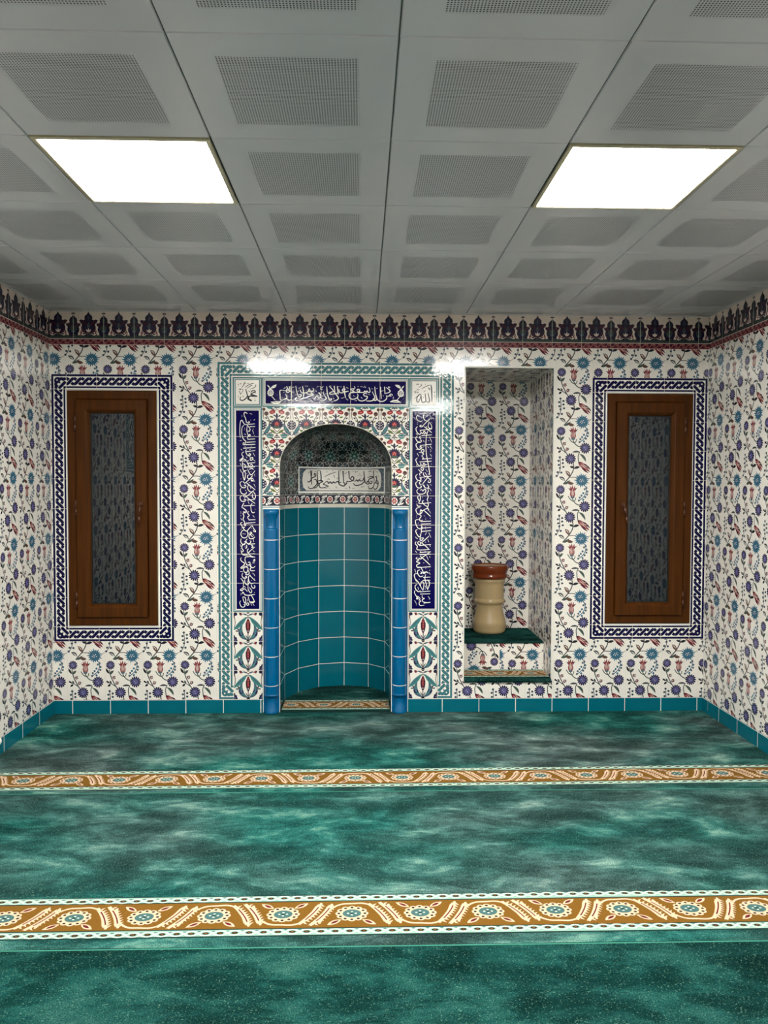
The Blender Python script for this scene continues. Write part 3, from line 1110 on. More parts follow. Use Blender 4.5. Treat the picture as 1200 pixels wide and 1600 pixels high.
# --- side and front walls
LY0 = -YF
S = Surf()
ml = map_left()
flowered(S, (YF, SK, 0.0, FZ), ml, 0.0)
frieze(S, ml, YF, 0.0, 0.0)
S.box(XL - WT, YF, 0, XL - .0008, 0.0, H, 'plaster')
wall_left = structure(S.build('wall_left', loc=(0, 0, 0)))
S = Surf()
mlp = map_left(XL + .004)
S.box(XL - .0005, -2.40, 1.66, XL + .0038, -1.60, 2.36, 'white_glaze')
border_run(S, mlp, 'border_turq', -2.40, 1.66, -1.60, 2.36, 2, 3)
B = Pat()
B.rect(-2.30, 1.76, -1.70, 2.26, 'cream', 1)
S.stamp(B, mlp)
PT = floral_tile(0.2)
for i in range(3):
    for j in range(3):
        S.stamp(PT, mlp, -2.30 + .2 * i, 1.76 + .2 * j, (-2.30 + .2 * i, 1.76 + .2 * j, -2.10 + .2 * i, min(1.96 + .2 * j, 2.26)), 1)
S.build('tile_panel', wall_left)
S = Surf()
mr = map_right()
flowered(S, (0.0, SK, -YF, FZ), mr, 0.0)
frieze(S, mr, 0.0, -YF, 0.0)
S.box(XR + .0008, YF, 0, XR + WT, 0.0, H, 'plaster')
structure(S.build('wall_right', loc=(0, 0, 0)))
S = Surf()
mf = map_front()
flowered(S, (-XR, SK, -XL, FZ), mf, -XR)
frieze(S, mf, -XR, -XL, -XR)
S.box(XL - WT, YF - WT, 0, XR + WT, YF - .0008, H, 'plaster')
structure(S.build('wall_front', loc=(0, 0, 0)))

# --- floor
S = Surf()
S.box(XL - WT, YF - WT, -0.08, XR + WT, WT + .8, -0.012, 'pile_d')
structure(S.build('floor', loc=(0, 0, 0)))

# --- skirting tiles
def skirting(name, mp, spans, seams):
    S = Surf()
    for a, b in spans:
        B = Pat()
        B.rect(a, -0.012, b, SK, 'niche_turq', 1)
        B.rect(a, SK - .0035, b, SK, 'grout_white', 2)
        for s_ in seams:
            if a + .01 < s_ < b - .01:
                B.rect(s_ - .0022, -0.012, s_ + .0022, SK, 'grout_white', 2)
        S.stamp(B, mp)
    return S
TH_SK = 0.004
def sk_box(S, x0, y0, x1, y1):
    S.box(x0, y0, -0.012, x1, y1, SK, 'niche_turq')
S = skirting('b', map_back(-TH_SK), [(XL, -0.676), (0.312, XR)], [-1.952 + .2528 * i for i in range(6)] + [0.545 + .2515 * i - .25 for i in range(10)])
sk_box(S, XL, -TH_SK, -0.676, 0.0006)
sk_box(S, 0.312, -TH_SK, XR, 0.0006)
structure(S.build('baseboard_back', loc=(0, 0, 0)))
S = skirting('l', map_left(XL + TH_SK), [(YF, 0)], [-.2465 * i for i in range(1, 30)])
sk_box(S, XL - .0006, YF, XL + TH_SK, 0)
structure(S.build('baseboard_left', loc=(0, 0, 0)))
S = skirting('r', map_right(XR - TH_SK), [(0, -YF)], [.25 * i for i in range(1, 30)])
sk_box(S, XR - TH_SK, YF, XR + .0006, 0)
structure(S.build('baseboard_right', loc=(0, 0, 0)))

# --- ceiling of square metal tiles
GX, GY = -0.5077, -0.2049
xs = [XL] + [GX + .6 * k for k in range(-2, 5) if XL + .01 < GX + .6 * k < XR - .01] + [XR]
ys = [0.0] + [GY - .6 * k for k in range(0, 12)] + [YF]
LIGHT_CELLS = []
for (lx, ly) in ((GX - .6, GY - 1.8), (GX + 1.2, GY - 1.8), (GX - .6, GY - 5.4), (GX + 1.2, GY - 5.4)):  # last two cells: unseen panels added to light the room
    LIGHT_CELLS.append((lx, ly))
S = Surf()
g, ch = 0.0012, 0.003
for i in range(len(xs) - 1):
    for j in range(len(ys) - 1):
        x0, x1, y1, y0 = xs[i] + g, xs[i + 1] - g, ys[j] - g, ys[j + 1] + g
        if any(abs(x0 - g - a) < .01 and abs(y1 + g - b) < .01 for a, b in LIGHT_CELLS):
            continue
        # chamfered edge
        a, b, c, d = (x0 + ch, y0 + ch), (x1 - ch, y0 + ch), (x1 - ch, y1 - ch), (x0 + ch, y1 - ch)
        A, B_, C_, D = (x0, y0), (x1, y0), (x1, y1), (x0, y1)
        for (p, q, P_, Q_) in ((a, b, A, B_), (b, c, B_, C_), (c, d, C_, D), (d, a, D, A)):
            S.face([(P_[0], P_[1], H + .006), (Q_[0], Q_[1], H + .006), (q[0], q[1], H), (p[0], p[1], H)], 'ceiling_paint')
        # perforated square centred on the full module
        mx0 = xs[i + 1] - .6 if i == 0 else xs[i]
        my1 = ys[j + 1] + .6 if j == 0 else ys[j]
        px0, px1, py1, py0 = mx0 + .105, mx0 + .495, my1 - .105, my1 - .495
        px0, px1 = max(px0, x0 + ch), min(px1, x1 - ch)
        py0, py1 = max(py0, y0 + ch), min(py1, y1 - ch)
        if px1 - px0 < .02 or py1 - py0 < .02:
            S.face([(a[0], a[1], H), (b[0], b[1], H), (c[0], c[1], H), (d[0], d[1], H)], 'ceiling_paint')
            continue
        S.face([(px0, py0, H), (px1, py0, H), (px1, py1, H), (px0, py1, H)], 'perforated_metal')
        for (p, q, P_, Q_) in (((px0, py0), (px1, py0), a, b), ((px1, py0), (px1, py1), b, c), ((px1, py1), (px0, py1), c, d), ((px0, py1), (px0, py0), d, a)):
            S.face([(P_[0], P_[1], H), (Q_[0], Q_[1], H), (q[0], q[1], H), (p[0], p[1], H)], 'ceiling_paint')
S.box(XL - WT, YF - WT, H + .07, XR + WT, WT, H + .12, 'ceiling_gap')
for x in xs[1:-1]:
    S.box(x - .008, YF, H + .0062, x + .008, 0, H + .03, 'ceiling_gap')
for y in ys[1:-1]:
    S.box(XL, y - .008, H + .0062, XR, y + .008, H + .03, 'ceiling_gap')
# wall angle
S.box(XL, -.02, H - .002, XR, 0, H + .002, 'ceiling_paint')
S.box(XL, YF, H - .002, XL + .02, 0, H + .002, 'ceiling_paint')
S.box(XR - .02, YF, H - .002, XR, 0, H + .002, 'ceiling_paint')
structure(S.build('ceiling', loc=(GX, GY, H)))

# --- lamps
def ceiling_light(lx, ly, label):
    t = thing('ceiling_light', label, 'ceiling light', (lx + .3, ly - .3, H), 'square lit ceiling panels')
    S = Surf()
    x0, x1, y0, y1 = lx + .004, lx + .596, ly - .596, ly - .004
    w = 0.017
    prof = [(0, H + .02), (0, H - .003), (.003, H - .005), (w - .003, H - .005), (w, H - .002), (w, H + .02)]
    rings = []
    for dd, z in prof:
        rings.append([(x0 + dd, y0 + dd, z), (x1 - dd, y0 + dd, z), (x1 - dd, y1 - dd, z), (x0 + dd, y1 - dd, z)])
    for q in range(len(rings)):
        r0, r1 = rings[q], rings[(q + 1) % len(rings)]
        for i in range(4):
            S.face([r0[i], r0[(i + 1) % 4], r1[(i + 1) % 4], r1[i]], 'aluminium')
    S.build('frame', t)
    S = Surf()
    S.box(x0 + w, y0 + w, H, x1 - w, y1 - w, H + .012, 'lit_diffuser')
    S.build('diffuser', t)
    return t
LABS = ['lit square ceiling panel on the left, above the left window side',
        'lit square ceiling panel on the right, towards the alcove and right window',
        'added, unseen lit ceiling panel behind the viewer on the left', 'added, unseen lit ceiling panel behind the viewer on the right']
for (lx, ly), lb in zip(LIGHT_CELLS, LABS):
    ceiling_light(lx, ly, lb)

# --- windows
def ring(S, x0, z0, x1, z1, prof, mat):
    rings = [[(x0 + d, y, z0 + d), (x1 - d, y, z0 + d), (x1 - d, y, z1 - d), (x0 + d, y, z1 - d)] for d, y in prof]
    n = len(rings)
    for q in range(n):
        r0, r1 = rings[q], rings[(q + 1) % n]
        for i in range(4):
            S.face([r0[i], r0[(i + 1) % 4], r1[(i + 1) % 4], r1[i]], mat)

def cyl(S, p0, p1, r0, r1, mat, n=14, cap=True):
    p0, p1 = Vector(p0), Vector(p1)
    d = (p1 - p0).normalized()
    a = d.orthogonal().normalized()
    b = d.cross(a)
    ra = [p0 + (a * math.cos(2 * PI * k / n) + b * math.sin(2 * PI * k / n)) * r0 for k in range(n)]
    rb = [p1 + (a * math.cos(2 * PI * k / n) + b * math.sin(2 * PI * k / n)) * r1 for k in range(n)]
    for k in range(n):
        S.face([ra[k], ra[(k + 1) % n], rb[(k + 1) % n], rb[k]], mat, True)
    if cap:
        S.face(ra[::-1], mat)
        S.face(rb, mat)

def window(name, fr, hinge, label):
    x0, z0, x1, z1 = fr
    t = bpy.data.objects.new(name, None)
    COL.objects.link(t)
    t.location = ((x0 + x1) / 2, 0, z0)
    t['kind'] = 'structure'
    t['label'] = label
    S = Surf()
    ring(S, x0 + .002, z0 + .002, x1 - .002, z1 - .002, [(0, .07), (0, -.004), (.004, -.008), (.052, -.008), (.058, -.004), (.058, .045), (.045, .07)], 'wood_grain_foil')
    S.build('window_frame', t)
    sx0, sz0, sx1, sz1 = x0 + .062, z0 + .058, x1 - .062, z1 - .062
    S = Surf()
    ring(S, sx0, sz0, sx1, sz1, [(0, .04), (0, -.020), (.005, -.026), (.066, -.026), (.071, -.023), (.084, -.008), (.088, .004), (.088, .04)], 'wood_grain_foil')
    sash = S.build('sash', t)
    gx0, gz0, gx1, gz1 = sx0 + .088, sz0 + .088, sx1 - .088, sz1 - .088
    S = Surf()
    ring(S, gx0 - .002, gz0 - .002, gx1 + .002, gz1 + .002, [(0, .006), (.006, .006), (.006, .03), (0, .03)], 'dark_gasket')
    S.build('gasket', sash)
    S = Surf()
    S.box(gx0, .010, gz0, gx1, .014, gz1, 'window_glass')
    S.build('glass', sash)
    hx = sx0 - .001 if hinge < 0 else sx1 + .001
    for hz in ((1.955, 1.392, 0.775)):
        S = Surf()
        for a, b in ((-.052, -.004), (.0, .052)):
            cyl(S, (hx, -.026, hz + a), (hx, -.026, hz + b), .008, .008, 'hinge_brown', 10)
        S.box(hx - .006, -.026, hz - .045, hx + .006, -.008, hz + .045, 'hinge_brown')
        S.build('hinge', t)
    # lever handle
    px = (sx1 - .038) if hinge < 0 else (sx0 + .044)
    S = Surf()
    S.box(px - .013, -.034, 1.362, px + .013, -.026, 1.43, 'hinge_brown')
    cyl(S, (px, -.034, 1.405), (px, -.062, 1.405), .010, .009, 'hinge_brown')
    dxx = .02 if hinge > 0 else -.006
    cyl(S, (px, -.062, 1.412), (px + dxx * .6, -.066, 1.34), .0115, .010, 'hinge_brown')
    cyl(S, (px + dxx * .6, -.066, 1.34), (px + dxx, -.060, 1.285), .010, .007, 'hinge_brown')
    S.build('handle', sash)
    return t
window('window_1', FL, -1, 'tall brown wood-grain window left of the prayer niche, hinged on its left')
window('window_2', FR, 1, 'tall brown wood-grain window right of the alcove, hinged on its right')

# ------------------------------------------------------------------ PRAYER NICHE
NX, NR, NS, ZS = -0.181, 0.378, 0.28, 1.670
NV = 0.290          # rise of the flattened arch
def arch(a):
    """point of the arch line at angle a (superellipse)"""
    c, s_ = math.cos(a), math.sin(a)
    e_ = 2 / 2.04
    return (NX + NR * math.copysign(abs(c) ** e_, c), ZS + NV * abs(s_) ** e_)
    # centre x, radius, straight depth, spring of the arch
niche = thing('prayer_niche', 'turquoise tiled prayer niche with arched hood, blue half columns and calligraphy panels', 'prayer niche', (NX, 0, 0))
TP = 0.1975
# cable border
S = Surf()
S.box(-0.972, .0008, SK, -0.872, WT, 2.368, 'plaster')
S.box(0.515, .0008, SK, 0.615, WT, 2.368, 'plaster')
S.box(-0.872, .0008, 2.268, 0.515, WT, 2.368, 'plaster')
border_run(S, mb, 'border_turq', -0.972, SK, 0.615, 2.368, 11, 7, False)
for sx, f in ((-0.972, 1), (0.615, -1)):      # corner tile closing the foot of the cable
    T = Pat()
    T.add(corner_pat('border_turq'), lambda p: (sx + f * p[0], SK + p[1]))
    S.stamp(T, mb, 0, 0, None, 7)
S.build('cable_border', niche)

def px_map(x0p, y0p, x1p, y1p, rx0, rz0, rx1, rz1):
    """target pixels of a flat panel -> metres on it (panel measured in the photograph)"""
    return lambda p: (rx0 + (p[0] - x0p) / (x1p - x0p) * (rx1 - rx0), rz1 + (p[1] - y0p) / (y1p - y0p) * (rz0 - rz1))

def framed_panel(S, x0, z0, x1, z1, seams_x=(), seams_z=()):
    """navy panel with white line and turquoise edge"""
    S.box(x0, .0008, z0, x1, WT, z1, 'plaster')
    B = Pat()
    B.rect(x0, z0, x1, z1, 'border_turq', 1)
    B.rect(x0 + .008, z0 + .008, x1 - .008, z1 - .008, 'white_glaze', 2)
    B.rect(x0 + .012, z0 + .012, x1 - .012, z1 - .012, 'border_turq', 3)
    B.rect(x0 + .016, z0 + .016, x1 - .016, z1 - .016, 'white_glaze', 4)
    B.rect(x0 + .022, z0 + .022, x1 - .022, z1 - .022, 'navy', 5)
    S.stamp(B, mb)
    G = Pat()
    for x in seams_x:
        G.rect(x - .0011, z0, x + .0011, z1, 'grout', 8)
    for z in seams_z:
        G.rect(x0, z - .0011, x1, z + .0011, 'grout', 8)
    if G.items:
        S.stamp(G, mb)

def script(strokes, dots, org, sc, fmap, w, mat, layer=6):
    """strokes given in magnified crop pixels; org/sc turn them to photo pixels"""
    P = Pat(lambda p: fmap((org[0] + p[0] / sc, org[1] + p[1] / sc)))
    for s_ in strokes:
        ww = w
        if isinstance(s_[0], (int, float)):
            ww = w * s_[0]
            s_ = s_[1:]
        n = len(s_)
        if n == 2:
            P.stroke(s_, ww * 1.05, mat, layer, 1, False, ww * 0.75)
        else:
            P.stroke(s_, (lambda t, ww=ww: ww * (0.55 + 0.55 * math.sin(PI * min(1, max(0, t))) ** 0.6)), mat, layer, 4)
    for d in dots:
        r = w * 0.48
        c = d
        P.poly([(c[0] - r, c[1]), (c[0], c[1] - r * 1.1), (c[0] + r, c[1]), (c[0], c[1] + r * 1.1)], mat, layer)
    return P

# top panel ------------------------------------------------------------
TPN = (-0.6745, 2.0695, 0.3125, 2.268)
S = Surf()
framed_panel(S, *TPN, [-.6745 + TP * i for i in range(1, 5)])
fm = px_map(413, 589.5, 636.5, 631, TPN[0] + .022, TPN[1] + .022, TPN[2] - .022, TPN[3] - .022)
sB = [
 [(1072, 302), (1062, 282), (1040, 284), (1036, 304), (1056, 310), (1030, 306), (1003, 312), (985, 302)],
 [(992, 300), (990, 350), (950, 388), (905, 392), (872, 372), (858, 342)],
 [(985, 178), (1020, 205), (1038, 232), (1020, 255), (960, 272)],
 [(1030, 180), (1010, 168)], [(962, 165), (968, 270)], [(905, 168), (918, 352)],
 [(828, 165), (838, 270), (856, 350), (840, 378), (815, 372), (806, 345)],
 [(796, 250), (830, 330), (815, 368), (770, 388), (712, 386)],
 [(722, 282), (700, 266), (676, 285), (690, 310), (725, 318), (718, 352), (680, 382), (632, 386), (602, 362), (592, 335)],
 [(750, 178), (764, 225), (758, 252), (735, 252), (722, 232), (708, 254), (692, 235), (676, 256), (640, 256), (610, 246)],
 [(610, 246), (586, 226), (600, 206), (622, 222), (612, 248), (560, 256), (545, 240)],
 [(548, 214), (520, 200), (498, 212), (540, 236), (500, 262), (478, 300), (490, 345), (530, 362), (580, 344), (600, 308), (590, 278)],
 [(490, 264), (560, 256), (640, 258)],
 [(408, 158), (416, 250), (430, 346)],
 [(432, 212), (402, 202), (386, 226), (410, 244), (470, 240)],
 [(340, 212), (348, 254), (378, 264), (420, 252), (472, 238)],
 [(206, 162), (250, 212), (300, 290), (332, 342), (310, 376), (268, 390)],
 [(318, 160), (326, 240), (332, 290)], [(275, 158), (284, 258)],
 [(286, 246), (244, 250), (214, 268), (228, 286), (290, 278), (330, 262)],
 [(172, 165), (184, 290), (214, 376), (238, 366), (226, 346)],
 [(118, 258), (150, 318), (166, 350), (130, 384), (82, 378)],
 [(0, 372), (22, 330), (48, 318), (62, 346), (96, 330), (80, 280), (60, 268)],
 [0.6, (80, 165), (102, 190), (126, 162)], [0.6, (102, 190), (88, 210), (118, 214)],
 [0.6, (545, 160), (560, 190), (530, 196)], [0.5, (440, 180), (470, 196)], [0.5, (785, 195), (800, 205)],
 [0.5, (1085, 320), (1078, 360)], [0.5, (370, 350), (410, 335)], [0.5, (850, 200), (866, 190)],
 [0.5, (900, 240), (950, 226)], [0.5, (40, 180), (60, 165)], [0.5, (640, 330), (660, 350)], [0.5, (240, 410), (262, 398)],
]
dB = [(1035, 172), (1022, 168), (945, 305), (800, 246), (640, 168), (656, 168), (680, 178), (690, 160), (704, 178), (600, 165), (340, 170), (368, 172), (264, 352), (228, 160),
      (132, 255), (72, 268), (30, 238), (740, 285), (760, 290), (560, 380), (576, 384), (445, 360), (460, 372), (540, 308), (556, 318)]
sA = [
 [(866, 162), (880, 250), (896, 310), (918, 332), (942, 316), (934, 292), (912, 300)],
 [(958, 162), (974, 270), (968, 340)],
 [(1118, 258), (1092, 250), (1074, 268), (1108, 296), (1060, 316), (1002, 344), (962, 352), (900, 384), (868, 384), (862, 356), (884, 330)],
 [(1080, 248), (1040, 246), (1014, 268), (1046, 292), (1112, 284)],
 [(1098, 192), (1112, 226), (1090, 240), (1062, 238), (1052, 200)],
 [(1048, 200), (1030, 250), (980, 272), (940, 258), (924, 218)],
 [(798, 162), (806, 270), (806, 372)],
 [(690, 232), (662, 228), (650, 250), (654, 320), (660, 378), (700, 374), (746, 340), (726, 290)],
 [(690, 374), (748, 362), (772, 382), (812, 368)],
 [(690, 228), (732, 236), (752, 206), (784, 234), (764, 262), (736, 248), (770, 232), (832, 262)],
 [(742, 168), (762, 222)], [(776, 170), (782, 215)],
 [0.5, (700, 205), (730, 190)], [0.5, (820, 190), (846, 176)], [0.5, (1150, 300), (1180, 350)], [0.5, (1020, 390), (1050, 404)], [0.5, (905, 200), (930, 185)],
]
dA = [(998, 164), (1022, 164), (1140, 236), (1036, 356), (1062, 356), (840, 256), (868, 296), (1006, 234), (790, 382), (774, 392), (720, 188), (900, 240), (706, 262)]
S.stamp(script(sB, dB, (490, 580), 8.571, fm, 13, 'white_glaze'), mb)
S.stamp(script(sA, dA, (360, 580), 8.571, fm, 13, 'white_glaze'), mb)
def sprig(mir):
    # white carnation sprig, drawn on the left end in crop pixels, mirrored for the right end
    xx = (lambda x: x) if not mir else (lambda x: 2 * (524.7 - 360) * 8.571 - x)
    P = Pat(lambda p: fm((360 + xx(p[0]) / 8.571, 580 + p[1] / 8.571)))
    P.leaf((525, 410), (672, 400), 44, 0.22 if not mir else -0.22, 'white_glaze', 6, 7)
    P.leaf((545, 408), (640, 402), 9, 0.2 if not mir else -0.2, 'navy', 7, 5)
    P.stroke([(585, 380), (560, 350), (530, 300), (520, 250)], 9, 'white_glaze', 6, 3)
    P.leaf((525, 195), (604, 140), 40, 0.2 if not mir else -0.2, 'white_glaze', 6, 6)
    P.leaf((515, 195), (480, 150), 18, 0, 'white_glaze', 6, 4)
    for q in range(11):
        a = q * 2 * PI / 11
        P.ell((524 + 34 * math.cos(a), 268 + 44 * math.sin(a)), 12, 13, 'white_glaze', 6, 6)
    P.ell((520, 215), 20, 20, 'white_glaze', 6, 8)
    P.ell((524, 268), 18, 24, 'white_glaze', 6, 8)
    P.ell((524, 268), 7, 10, 'navy', 7, 6)
    return P
S.stamp(sprig(False), mb)
S.stamp(sprig(True), mb)
o = S.build('calligraphy_panel', niche)
o['label'] = 'horizontal navy panel of white script above the arch'

# side panels -----------------------------------------------------------
PZ0, PZ1 = SK + 3 * TP, SK + 10 * TP      # 0.6855 .. 2.068
LPN = (-0.872, PZ0, -0.6745, PZ1)
RPN = (0.3125, PZ0, 0.515 - .0, PZ1)
seams = [SK + TP * i for i in range(4, 10)]
L1 = [
 [(200, 132), (212, 106), (242, 108), (262, 124)], [(214, 108), (206, 145), (232, 200), (246, 256), (270, 266), (302, 258), (280, 242)],
 [(140, 504), (130, 400), (140, 262), (164, 225), (186, 250), (212, 286), (260, 296), (288, 275)],
 [(262, 300), (252, 380), (266, 440), (290, 478), (312, 470), (300, 448), (280, 470), (262, 500), (270, 525)],
 [(206, 302), (172, 338), (164, 420), (182, 500), (212, 540), (236, 560), (222, 590), (196, 580), (186, 606), (210, 616)],
 [(265, 304), (308, 365), (296, 398), (264, 392)],
 [(285, 290), (392, 281)], [(300, 326), (396, 324)], [(265, 526), (392, 519)], [(250, 573), (400, 564)], [(200, 612), (396, 604)], [(190, 666), (400, 655)], [(240, 722), (396, 700)],
 [(250, 690), (230, 705), (238, 740), (262, 775), (292, 785), (318, 768), (300, 750), (286, 776), (320, 820)],
 [(320, 820), (348, 812), (356, 834), (326, 858), (306, 842), (322, 820), (362, 828)],
 [(206, 724), (174, 736), (166, 770), (190, 800), (164, 830), (130, 858), (150, 866), (182, 834), (240, 858), (206, 868), (170, 862)],
 [(172, 862), (176, 930), (186, 1005), (214, 1024), (246, 1014)],
 [(286, 862), (250, 872), (266, 906), (292, 952), (322, 966), (346, 940), (328, 918), (308, 938)],
 [(262, 905), (392, 892)], [(200, 968), (392, 958)], [(180, 905), (225, 935), (216, 970)],
 [(262, 992), (290, 1050), (328, 1086), (392, 1018)], [(290, 1000), (340, 985), (365, 1005)],
 [(216, 1028), (180, 1058), (206, 1172), (226, 1080), (216, 1030)],
 [(352, 1094), (300, 1150), (234, 1206)], [(234, 1206), (310, 1262), (396, 1326)],
 [(290, 1086), (262, 1100), (264, 1138), (306, 1150)], [(306, 1152), (346, 1140), (360, 1168), (336, 1186), (322, 1160), (350, 1180), (394, 1186)],
 [(165, 1190), (132, 1216), (156, 1276), (206, 1292), (236, 1266), (214, 1248), (200, 1268)], [(180, 1190), (212, 1216), (234, 1206)],
 [(150, 1298), (136, 1330), (158, 1378), (206, 1392), (240, 1376), (240, 1352)],
 [(286, 1240), (262, 1282), (276, 1330), (316, 1356), (352, 1352)],
 [(372, 1330), (310, 1380), (238, 1432)], [(238, 1432), (300, 1480), (392, 1540)], [(350, 1340), (394, 1400), (392, 1452), (362, 1456), (340, 1420), (356, 1380)],
 [(165, 1412), (132, 1440), (150, 1496), (196, 1508), (230, 1486), (210, 1468), (196, 1490)], [(176, 1420), (210, 1408), (232, 1424), (212, 1440), (190, 1420)],
 [(250, 1486), (392, 1474)], [(196, 1578), (386, 1568)], [(160, 1600), (180, 1560), (200, 1530)], [(310, 1600), (326, 1552), (345, 1545)],
 [0.6, (350, 380), (372, 440)], [0.6, (355, 735), (392, 795)], [0.6, (366, 850), (396, 872)], [0.6, (305, 120), (340, 130)], [0.6, (240, 800), (256, 822)], [0.6, (270, 1500), (290, 1550)],
 [0.6, (135, 905), (155, 940)], [0.6, (135, 1000), (160, 1050)], [0.6, (370, 1230), (396, 1280)], [0.6, (305, 1270), (322, 1310)], [0.6, (210, 440), (236, 452)], [0.5, (132, 546), (164, 542)], [0.6, (150, 680), (170, 700)], [0.6, (295, 690), (318, 684)],
]
D1 = [(168, 148), (168, 172), (320, 222), (386, 216), (376, 222), (214, 348), (216, 375), (362, 365), (382, 468), (222, 640), (325, 634), (322, 1032), (300, 1205), (290, 1210), (212, 1230), (225, 1330), (232, 1335), (252, 1062), (146, 1152), (384, 1100), (380, 1078), (386, 1376)]
L2 = [
 [(150, 0), (190, 22), (230, 60), (200, 84), (176, 60)], [(300, 0), (305, 50), (330, 82), (362, 70)], [(262, 60), (246, 88), (272, 120), (246, 150), (268, 182)],
 [(212, 60), (172, 90), (186, 130), (172, 180), (196, 222), (186, 255)], [(262, 188), (372, 184)], [(214, 238), (372, 226)],
 [(186, 255), (212, 248), (208, 276), (186, 268)], [(160, 226), (130, 238), (150, 275), (180, 320), (210, 352), (240, 350)],
 [(318, 268), (240, 352), (262, 392)], [(318, 270), (346, 320), (376, 360), (352, 362), (330, 340)],
 [(245, 360), (246, 420), (208, 456), (160, 448), (134, 400), (156, 352), (190, 338)], [(262, 392), (290, 410), (312, 380), (286, 372), (300, 420), (330, 440)],
 [(270, 400), (268, 450), (290, 470), (340, 462), (362, 440)], [(240, 470), (218, 500), (240, 540), (276, 540), (300, 510), (280, 500)],
 [(140, 465), (132, 510), (160, 552), (204, 540), (212, 510), (190, 520)], [(250, 552), (366, 545)], [(300, 565), (330, 580), (320, 600), (300, 590)],
 [(205, 560), (160, 566), (150, 610), (176, 650), (152, 665)], [(206, 615), (230, 600), (226, 560)], [(360, 592), (300, 640), (250, 680), (240, 640), (262, 620)], [(250, 680), (300, 730), (366, 745)],
 [(135, 640), (152, 690), (180, 712), (260, 714)], [(180, 700), (366, 694)], [(210, 740), (200, 790), (226, 850), (250, 866), (284, 846), (272, 816), (250, 830)],
 [(146, 752), (128, 774), (150, 810), (196, 840), (164, 880), (132, 905), (156, 912), (196, 880), (240, 888)], [(200, 745), (280, 735), (330, 748)], [(330, 790), (362, 780), (350, 806), (330, 800)],
 [(210, 890), (176, 920), (190, 966), (230, 972), (250, 920), (232, 890), (216, 910)], [(270, 870), (300, 900), (282, 930), (310, 950), (362, 944)], [(300, 850), (290, 880), (330, 905), (366, 880)],
 [(250, 940), (270, 985), (240, 1010), (210, 1000), (230, 980)], [(165, 985), (150, 1020), (180, 1060), (226, 1052), (216, 1030), (200, 1050)],
 [(290, 1010), (258, 1040), (262, 1100), (300, 1140), (360, 1130)], [(275, 1016), (366, 1100)], [(130, 1060), (170, 1110), (176, 1160)], [(200, 1075), (196, 1120), (230, 1160), (262, 1140), (240, 1130)],
 [(300, 1150), (310, 1190), (340, 1212), (362, 1190), (346, 1168)], [(170, 1160), (172, 1200), (130, 1230), (124, 1240), (150, 1248), (190, 1220), (240, 1262)], [(250, 1165), (252, 1230), (290, 1280), (310, 1250), (270, 1200)],
 [(150, 1300), (166, 1270), (200, 1310), (260, 1316), (362, 1305)], [(260, 1330), (300, 1320), (350, 1415), (280, 1420), (250, 1330)], [(270, 1420), (362, 1410)],
 [(160, 1340), (176, 1400), (200, 1440), (212, 1400), (200, 1350), (166, 1340)], [(130, 1400), (112, 1430), (140, 1490), (186, 1490), (200, 1460), (176, 1460)], [(212, 1440), (240, 1470), (262, 1450), (240, 1430), (222, 1446)],
 [(255, 1060), (250, 1150)], [(200, 300), (160, 300)],
 [0.6, (330, 120), (356, 150)], [0.6, (290, 1440), (312, 1474)], [0.6, (325, 1440), (350, 1476)], [0.6, (320, 400), (350, 425)], [0.6, (340, 990), (360, 1030)], [0.6, (135, 165), (155, 195)], [0.6, (125, 555), (135, 590)], [0.6, (165, 395), (212, 400)], [0.6, (235, 1370), (245, 1410)], [0.6, (120, 960), (165, 965)],
 [0.6, (190, 1180), (210, 1210)], [0.6, (335, 470), (345, 520)], [0.6, (320, 830), (360, 830)], [0.6, (330, 640), (345, 665)],
]
D2 = [(135, 70), (138, 92), (135, 125), (146, 310), (135, 335), (310, 312), (130, 618), (358, 660), (204, 590), (216, 595), (320, 985), (308, 1092), (352, 1275), (356, 1070), (130, 1310), (132, 1290), (222, 1250), (320, 575), (236, 1105), (366, 30)]
